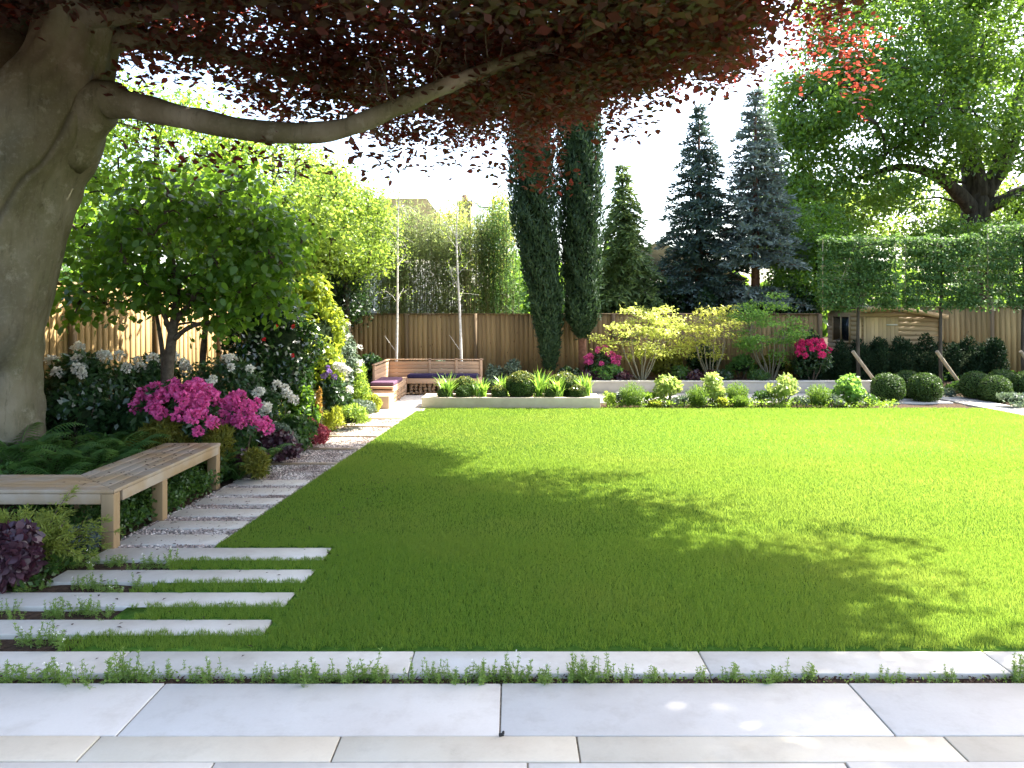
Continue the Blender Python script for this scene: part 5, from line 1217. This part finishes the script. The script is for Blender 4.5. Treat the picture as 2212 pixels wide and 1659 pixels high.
# dark clipped balls and yew hedge
dg = 'dark clipped balls beside the far path'
for xd, d, r, l in ((1918, 16.95, .36, 'dark clipped ball on the lawn corner, the one nearer the hydrangea'), (1998, 17.0, .36, 'dark clipped ball on the lawn corner, the one nearer the stone path'), (1962, 17.7, .36, 'dark clipped ball half hidden behind the pair on the lawn corner'), (2108, 17.6, .35, 'dark clipped ball across the path, first of the far group'), (2150, 17.0, .33, 'dark clipped ball across the path, low in the middle of its group'), (2165, 18.0, .36, 'dark clipped ball across the path, rear of its group'), (2225, 17.4, .37, 'dark clipped ball across the path, last of its group')):
    ballshrub('box_ball', l, xd, d, r, 5200, .034, L['box'], dg)
def hedge(label, x0, x1, y, h, dep, n):
    root = thing('yew_hedge', ((x0 + x1) / 2, y, -.02), label, 'hedge'); P, Nn = [], []
    xs_ = np.arange(x0 + .3, x1, .56)
    for x in xs_:
        c = np.array([x, y, h * .5]); p, nr = lumpy(c, (.36 * rng.uniform(.85, 1.15), dep, h * .5 * rng.uniform(.92, 1.06)), n // len(xs_), 14, .45, lo=-1); P.append(p); Nn.append(nr)
    P = np.concatenate(P); Nn = np.concatenate(Nn); P[:, 2] = np.maximum(P[:, 2], 0)
    mb = MB(); mb.add(*leafgeo(P, .085, .30, nrm=Nn, kn=.4, dirn=Nn * .6 + np.array([0, 0, .8]), kd=1.2)); fo = ob('foliage', mb, L['yew'], parent=root)
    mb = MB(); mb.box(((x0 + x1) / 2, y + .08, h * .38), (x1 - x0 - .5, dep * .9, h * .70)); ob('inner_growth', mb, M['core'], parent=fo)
hedge('row of dark young yew hedge below the timber shed', 7.2, 12.2, 19.45, 1.32, .32, 42000)
shrub('ground_ivy', 'pale leaved low plant at the path corner beyond the box balls', 'plant', 2190, 15.9, .42, .3, 1200, .06, L['silver'], k=12, stems=0, core=.4)
shrub('ground_ivy', 'small leafy plant at the foot of the pleached tree by the shed corner', 'plant', 2075, 18.2, .34, .34, 900, .07, L['ground'], k=10, stems=0)
shrub('ground_ivy', 'low blue green plant where the path passes the box balls', 'plant', 2045, 18.0, .22, .22, 500, .06, L['silver'], k=8, stems=0)

# ---- raised bed: acers, rhododendrons and underplanting
def acer(label, xd, d, x0, x1, yt, yb, leaf, n, size):
    x = X(xd, d); z = gz(x, d); root = thing('acer_tree', (x, d, z), label, 'tree', 'spreading acers in the raised bed'); u = d / F
    c = np.array([X((x0 + x1) / 2, d), d, Z((yt + yb) / 2, d)]); r = np.array([(x1 - x0) / 2 * u, .75, (yb - yt) / 2 * u]); k = 36
    v = unit(rng.normal(size=(k, 3))) * (.35 + .65 * rng.random((k, 1)) ** .5); C_ = c + v * r * np.array([1.12, 1.1, 1.08]); C_[:, 2] -= .25 * r[2] * (v[:, 0] ** 2)
    idx = rng.integers(0, k, n); P = C_[idx] + rng.normal(size=(n, 3)) * np.array([.155, .14, .045])
    mb = MB(); mb.add(*leafgeo(P, size, .5, kn=.9, dirn=np.array([0, 0, -.5]), fold=.05)); ob('crown', mb, leaf, parent=root)
    tw = MB(); b0 = np.array([x, d, z - .03])
    for i in range(9):
        a = i / 9 * 6.28; e = c + np.array([math.cos(a) * r[0] * .55, math.sin(a) * .3, -r[2] * rng.uniform(.1, .5)]); q = curve(b0 + (math.cos(a) * .06, math.sin(a) * .05, 0), e, 7, (math.cos(a) * .05, 0, .02), .012); tw.tube(q, np.linspace(.020, .008, 7), 6, caps=False)
        for j in range(5):
            t_ = C_[rng.integers(0, k)]
            if np.linalg.norm(t_ - e) < .8: tw.tube(curve(e, t_, 5, (0, 0, .05), .015), np.linspace(.008, .003, 5), 5, caps=False)
    ob('stems', tw, M['acer_bark'], parent=root)
acer('golden yellow acer with many bare stems, the largest and nearest the cypresses', 1385, 19.3, 1300, 1470, 652, 780, L['acer'], 3100, .085)
acer('yellow green acer between the golden and green acers', 1535, 19.6, 1468, 1595, 657, 775, L['acer2'], 2500, .08)
acer('green leaved acer nearest the shed', 1665, 19.6, 1580, 1735, 640, 775, L['acer3'], 4200, .08)
rg = None
r_, c, r = shrub('rhododendron', 'purple pink rhododendron flowering under the golden acer', 'shrub', 1300, 19.5, .42, 1.0, 1500, .10, L['rhodo'], None, .4, k=12, droop=.3, ratio=.36, z=0.)
flowers(r_, c, r, 26, 'pk2', .08, 80, .045, L['pink'], top=.3, spread=1.06)
r_, c, r = shrub('rhododendron', 'crimson pink rhododendron flowering near the shed window', 'shrub', 1755, 19.0, .46, .98, 1500, .10, L['rhodo'], None, .4, k=12, droop=.3, ratio=.36)
flowers(r_, c, r, 26, 'cr', .085, 80, .045, L['crimson'], top=.25, spread=1.06)
ug = 'underplanting in the raised bed'
for xd, d, rr_, h, sz_, lf_, l in ((1250, 19.2, .3, .55, .08, 'dark', 'dark bushy plant at the foot of the bare trunked cypress'), (1225, 19.6, .25, .6, .08, 'rhodo', 'small evergreen shrub with pale tips by the clothed cypress'), (1310, 19.1, .38, .4, .09, 'fern', 'ferny plant under the purple pink rhododendron'), (1440, 19.9, .4, .75, .10, 'goldcon', 'olive green bush behind the golden acer stems'), (1470, 19.2, .3, .35, .08, 'ground', 'low leafy plant in front of the olive bush'),
                                 (1600, 19.9, .42, .6, .09, 'fern', 'ferny bush between the second and third acers'), (1680, 20.0, .48, .65, .09, 'goldcon', 'olive green bush under the green acer'), (1740, 19.9, .35, .6, .09, 'dark', 'dark bush behind the crimson rhododendron'), (1560, 19.1, .25, .26, .08, 'dark', 'dark low plant before the second acer'), (1640, 19.0, .28, .28, .07, 'ground', 'low green plant near the wall before the green acer'),
                                 (1752, 20.3, .3, 1.2, .09, 'dark', 'dark evergreen bush beside the shed window'), (1520, 20.3, .45, .9, .09, 'dark', 'dark laurel bush behind the yellow green acer')):
    shrub('bed_shrub', l, 'shrub', xd, d, rr_, h, 1300, sz_, L[lf_], ug, k=12, ry=.3, core=.45)
for xd, d, l in ((1295, 19.05, 'purple heuchera by the wall below the purple pink rhododendron'), (1345, 19.05, 'dark purple heuchera at the foot of the golden acer'), (1268, 19.05, 'reddish heuchera behind the planter end'), (1540, 18.98, 'reddish heuchera at the wall below the second acer'), (1500, 19.0, 'dark purple heuchera midway along the raised wall')):
    dome('heuchera', l, 'plant', xd, d, .2, .26, 400, .075, L['heuchera'])
bgp = 'shrubs along the far fence'
for xd, d, rr_, h, lf_, l in ((905, 19.8, .3, .72, 'silver', 'grey green shrub showing above the seat back near the first birch'), (950, 19.9, .3, .75, 'silver', 'grey green shrub above the middle of the seat back'), (1015, 19.8, .25, .66, 'rhodo', 'small shrub behind the end post of the seat'), (1062, 19.2, .36, .7, 'silver', 'rounded grey green shrub beyond the seat end'), (1110, 19.3, .34, .78, 'silver', 'pointed grey green shrub at the foot of the clothed cypress'), (1160, 19.2, .3, .45, 'fern', 'low green shrub in front of the cypress foot'), (870, 20.0, .25, .6, 'dark', 'dark shrub behind the seat corner')):
    shrub('fence_shrub', l, 'shrub', xd, d, rr_, h, 1100, .065, L[lf_], bgp, k=11, core=.45)
lg_ = 'laurels beyond the far fence'
for xd, d, rr_, h, l in ((1325, 22.6, 1.0, 2.6, 'laurel under the weeping conifer'), (1430, 22.0, .9, 3.0, 'laurel in the gap between weeping conifer and dark spruce'), (1530, 21.6, .9, 2.7, 'laurel below the dark spruce boughs'), (1640, 22.0, .9, 2.5, 'laurel behind the bare trunk of the blue spruce'), (1720, 21.7, .8, 2.7, 'laurel below the outer boughs of the blue spruce')):
    shrub('laurel_bush', 'dark evergreen ' + l, 'shrub', xd, d, rr_, h, 4200, .11, L['dark'], lg_, k=22, cr=.36, ry=.5, core=.55, z=-.02)

# ================================================================== houses and wood beyond
M['tile'] = plain('roof_tile', (.040, .036, .020), (.065, .058, .032), 3, .97, .4, .02, stretch=(1, 1, 5))
M['brick'] = plain('chimney_brick', (.20, .15, .06), (.30, .23, .11), 12, .85, .3, stretch=(1, 1, 3))
M['paint'] = plain('pale_render', (.36, .345, .30), (.44, .43, .38), 3, .8, .1)
M['pot'] = plain('clay_pot', (.28, .12, .06), (.36, .17, .09), 8, .8, .2)
hd = 34.0
h_ = thing('neighbour_house', (X(860, hd), hd + 3, 0), 'house with a hipped brown tiled roof and tall chimney behind the bamboo', 'house')
xa_, xb_ = X(700, hd), X(1010, hd); zt = Z(430, hd); ze = Z(560, hd)
mb = MB(); mb.box(((xa_ + xb_) / 2, hd + 3.2, ze / 2), (xb_ - xa_ - .5, 6, ze)); wl = ob('wall', mb, M['paint'], parent=h_)
for xx in (xa_ + 1.2, xa_ + 3.2):
    for zz in (1.6, 3.4):
        mb = MB(); mb.box((xx, hd + .18, zz), (1.0, .08, 1.1)); wn = ob('window', mb, M['coping'], parent=h_); q = MB(); q.box((xx, hd + .13, zz), (.86, .04, .96)); ob('pane', q, M['glass'], parent=wn)
yc = hd + 3.2; x1, x2 = X(770, hd), X(905, hd)
V = [(xa_ - .2, hd - .1, ze), (xb_ + .2, hd - .1, ze), (xb_ + .2, hd + 6.5, ze), (xa_ - .2, hd + 6.5, ze), (x1, yc, zt + .5), (x2, yc, zt + .5)]
mb = MB(); mb.add(V, [np.array([[0, 1, 5, 4], [2, 3, 4, 5]]), np.array([[1, 2, 5], [3, 0, 4]]), np.array([[3, 2, 1, 0]])]); rf = ob('roof', mb, M['tile'], parent=h_)
cx_ = X(1000, hd); mb = MB(); mb.box((cx_, hd + 1.5, Z(440, hd) / 2 + .2), (.55, .7, Z(440, hd) + .2)); mb.box((cx_, hd + 1.5, Z(440, hd) + .2), (.68, .82, .16)); ch = ob('chimney', mb, M['brick'], parent=h_, bevel=.01)
mb = MB(); mb.tube([(cx_, hd + 1.5, Z(440, hd) + .2), (cx_, hd + 1.5, Z(418, hd) + .15)], .14, 10); ob('chimney_pot', mb, M['pot'], parent=ch)
hd = 40.0
h_ = thing('white_house', (7.0, hd + 3, 0), 'pale rendered house glimpsed between the conifers', 'house')
mb = MB(); mb.box((7.5, hd + 3, 1.9), (8.5, 6, 3.8)); ob('wall', mb, M['paint'], parent=h_)
mb = MB(); mb.slab_y([(3.0, 3.7), (12.0, 3.7), (7.5, 5.6)], hd - .3, hd + 6.3); ob('roof', mb, M['tile'], parent=h_)
for xx in (4.6, 6.6, 9.2):
    mb = MB(); mb.box((xx, hd - .02, 2.3), (1.1, .06, 1.2)); wn = ob('window', mb, M['coping'], parent=h_); q = MB(); q.box((xx, hd - .06, 2.3), (.95, .04, 1.05)); ob('pane', q, M['glass'], parent=wn)
n = 26000; a = rng.uniform(-52, 62, n); P = np.stack([a, 58 + rng.normal(size=n) * 2.5 + .004 * a * a, rng.random(n) ** 1.2 * (5.2 + 1.3 * np.sin(a * .31) + 1.0 * np.sin(a * .83 + 1))], -1)
mb = MB(); mb.add(*leafgeo(P, .75, .7, kn=.4, six=True)); stuff('woodland', mb, L['oak'], 'far belt of green woodland beyond the gardens', 'woodland')
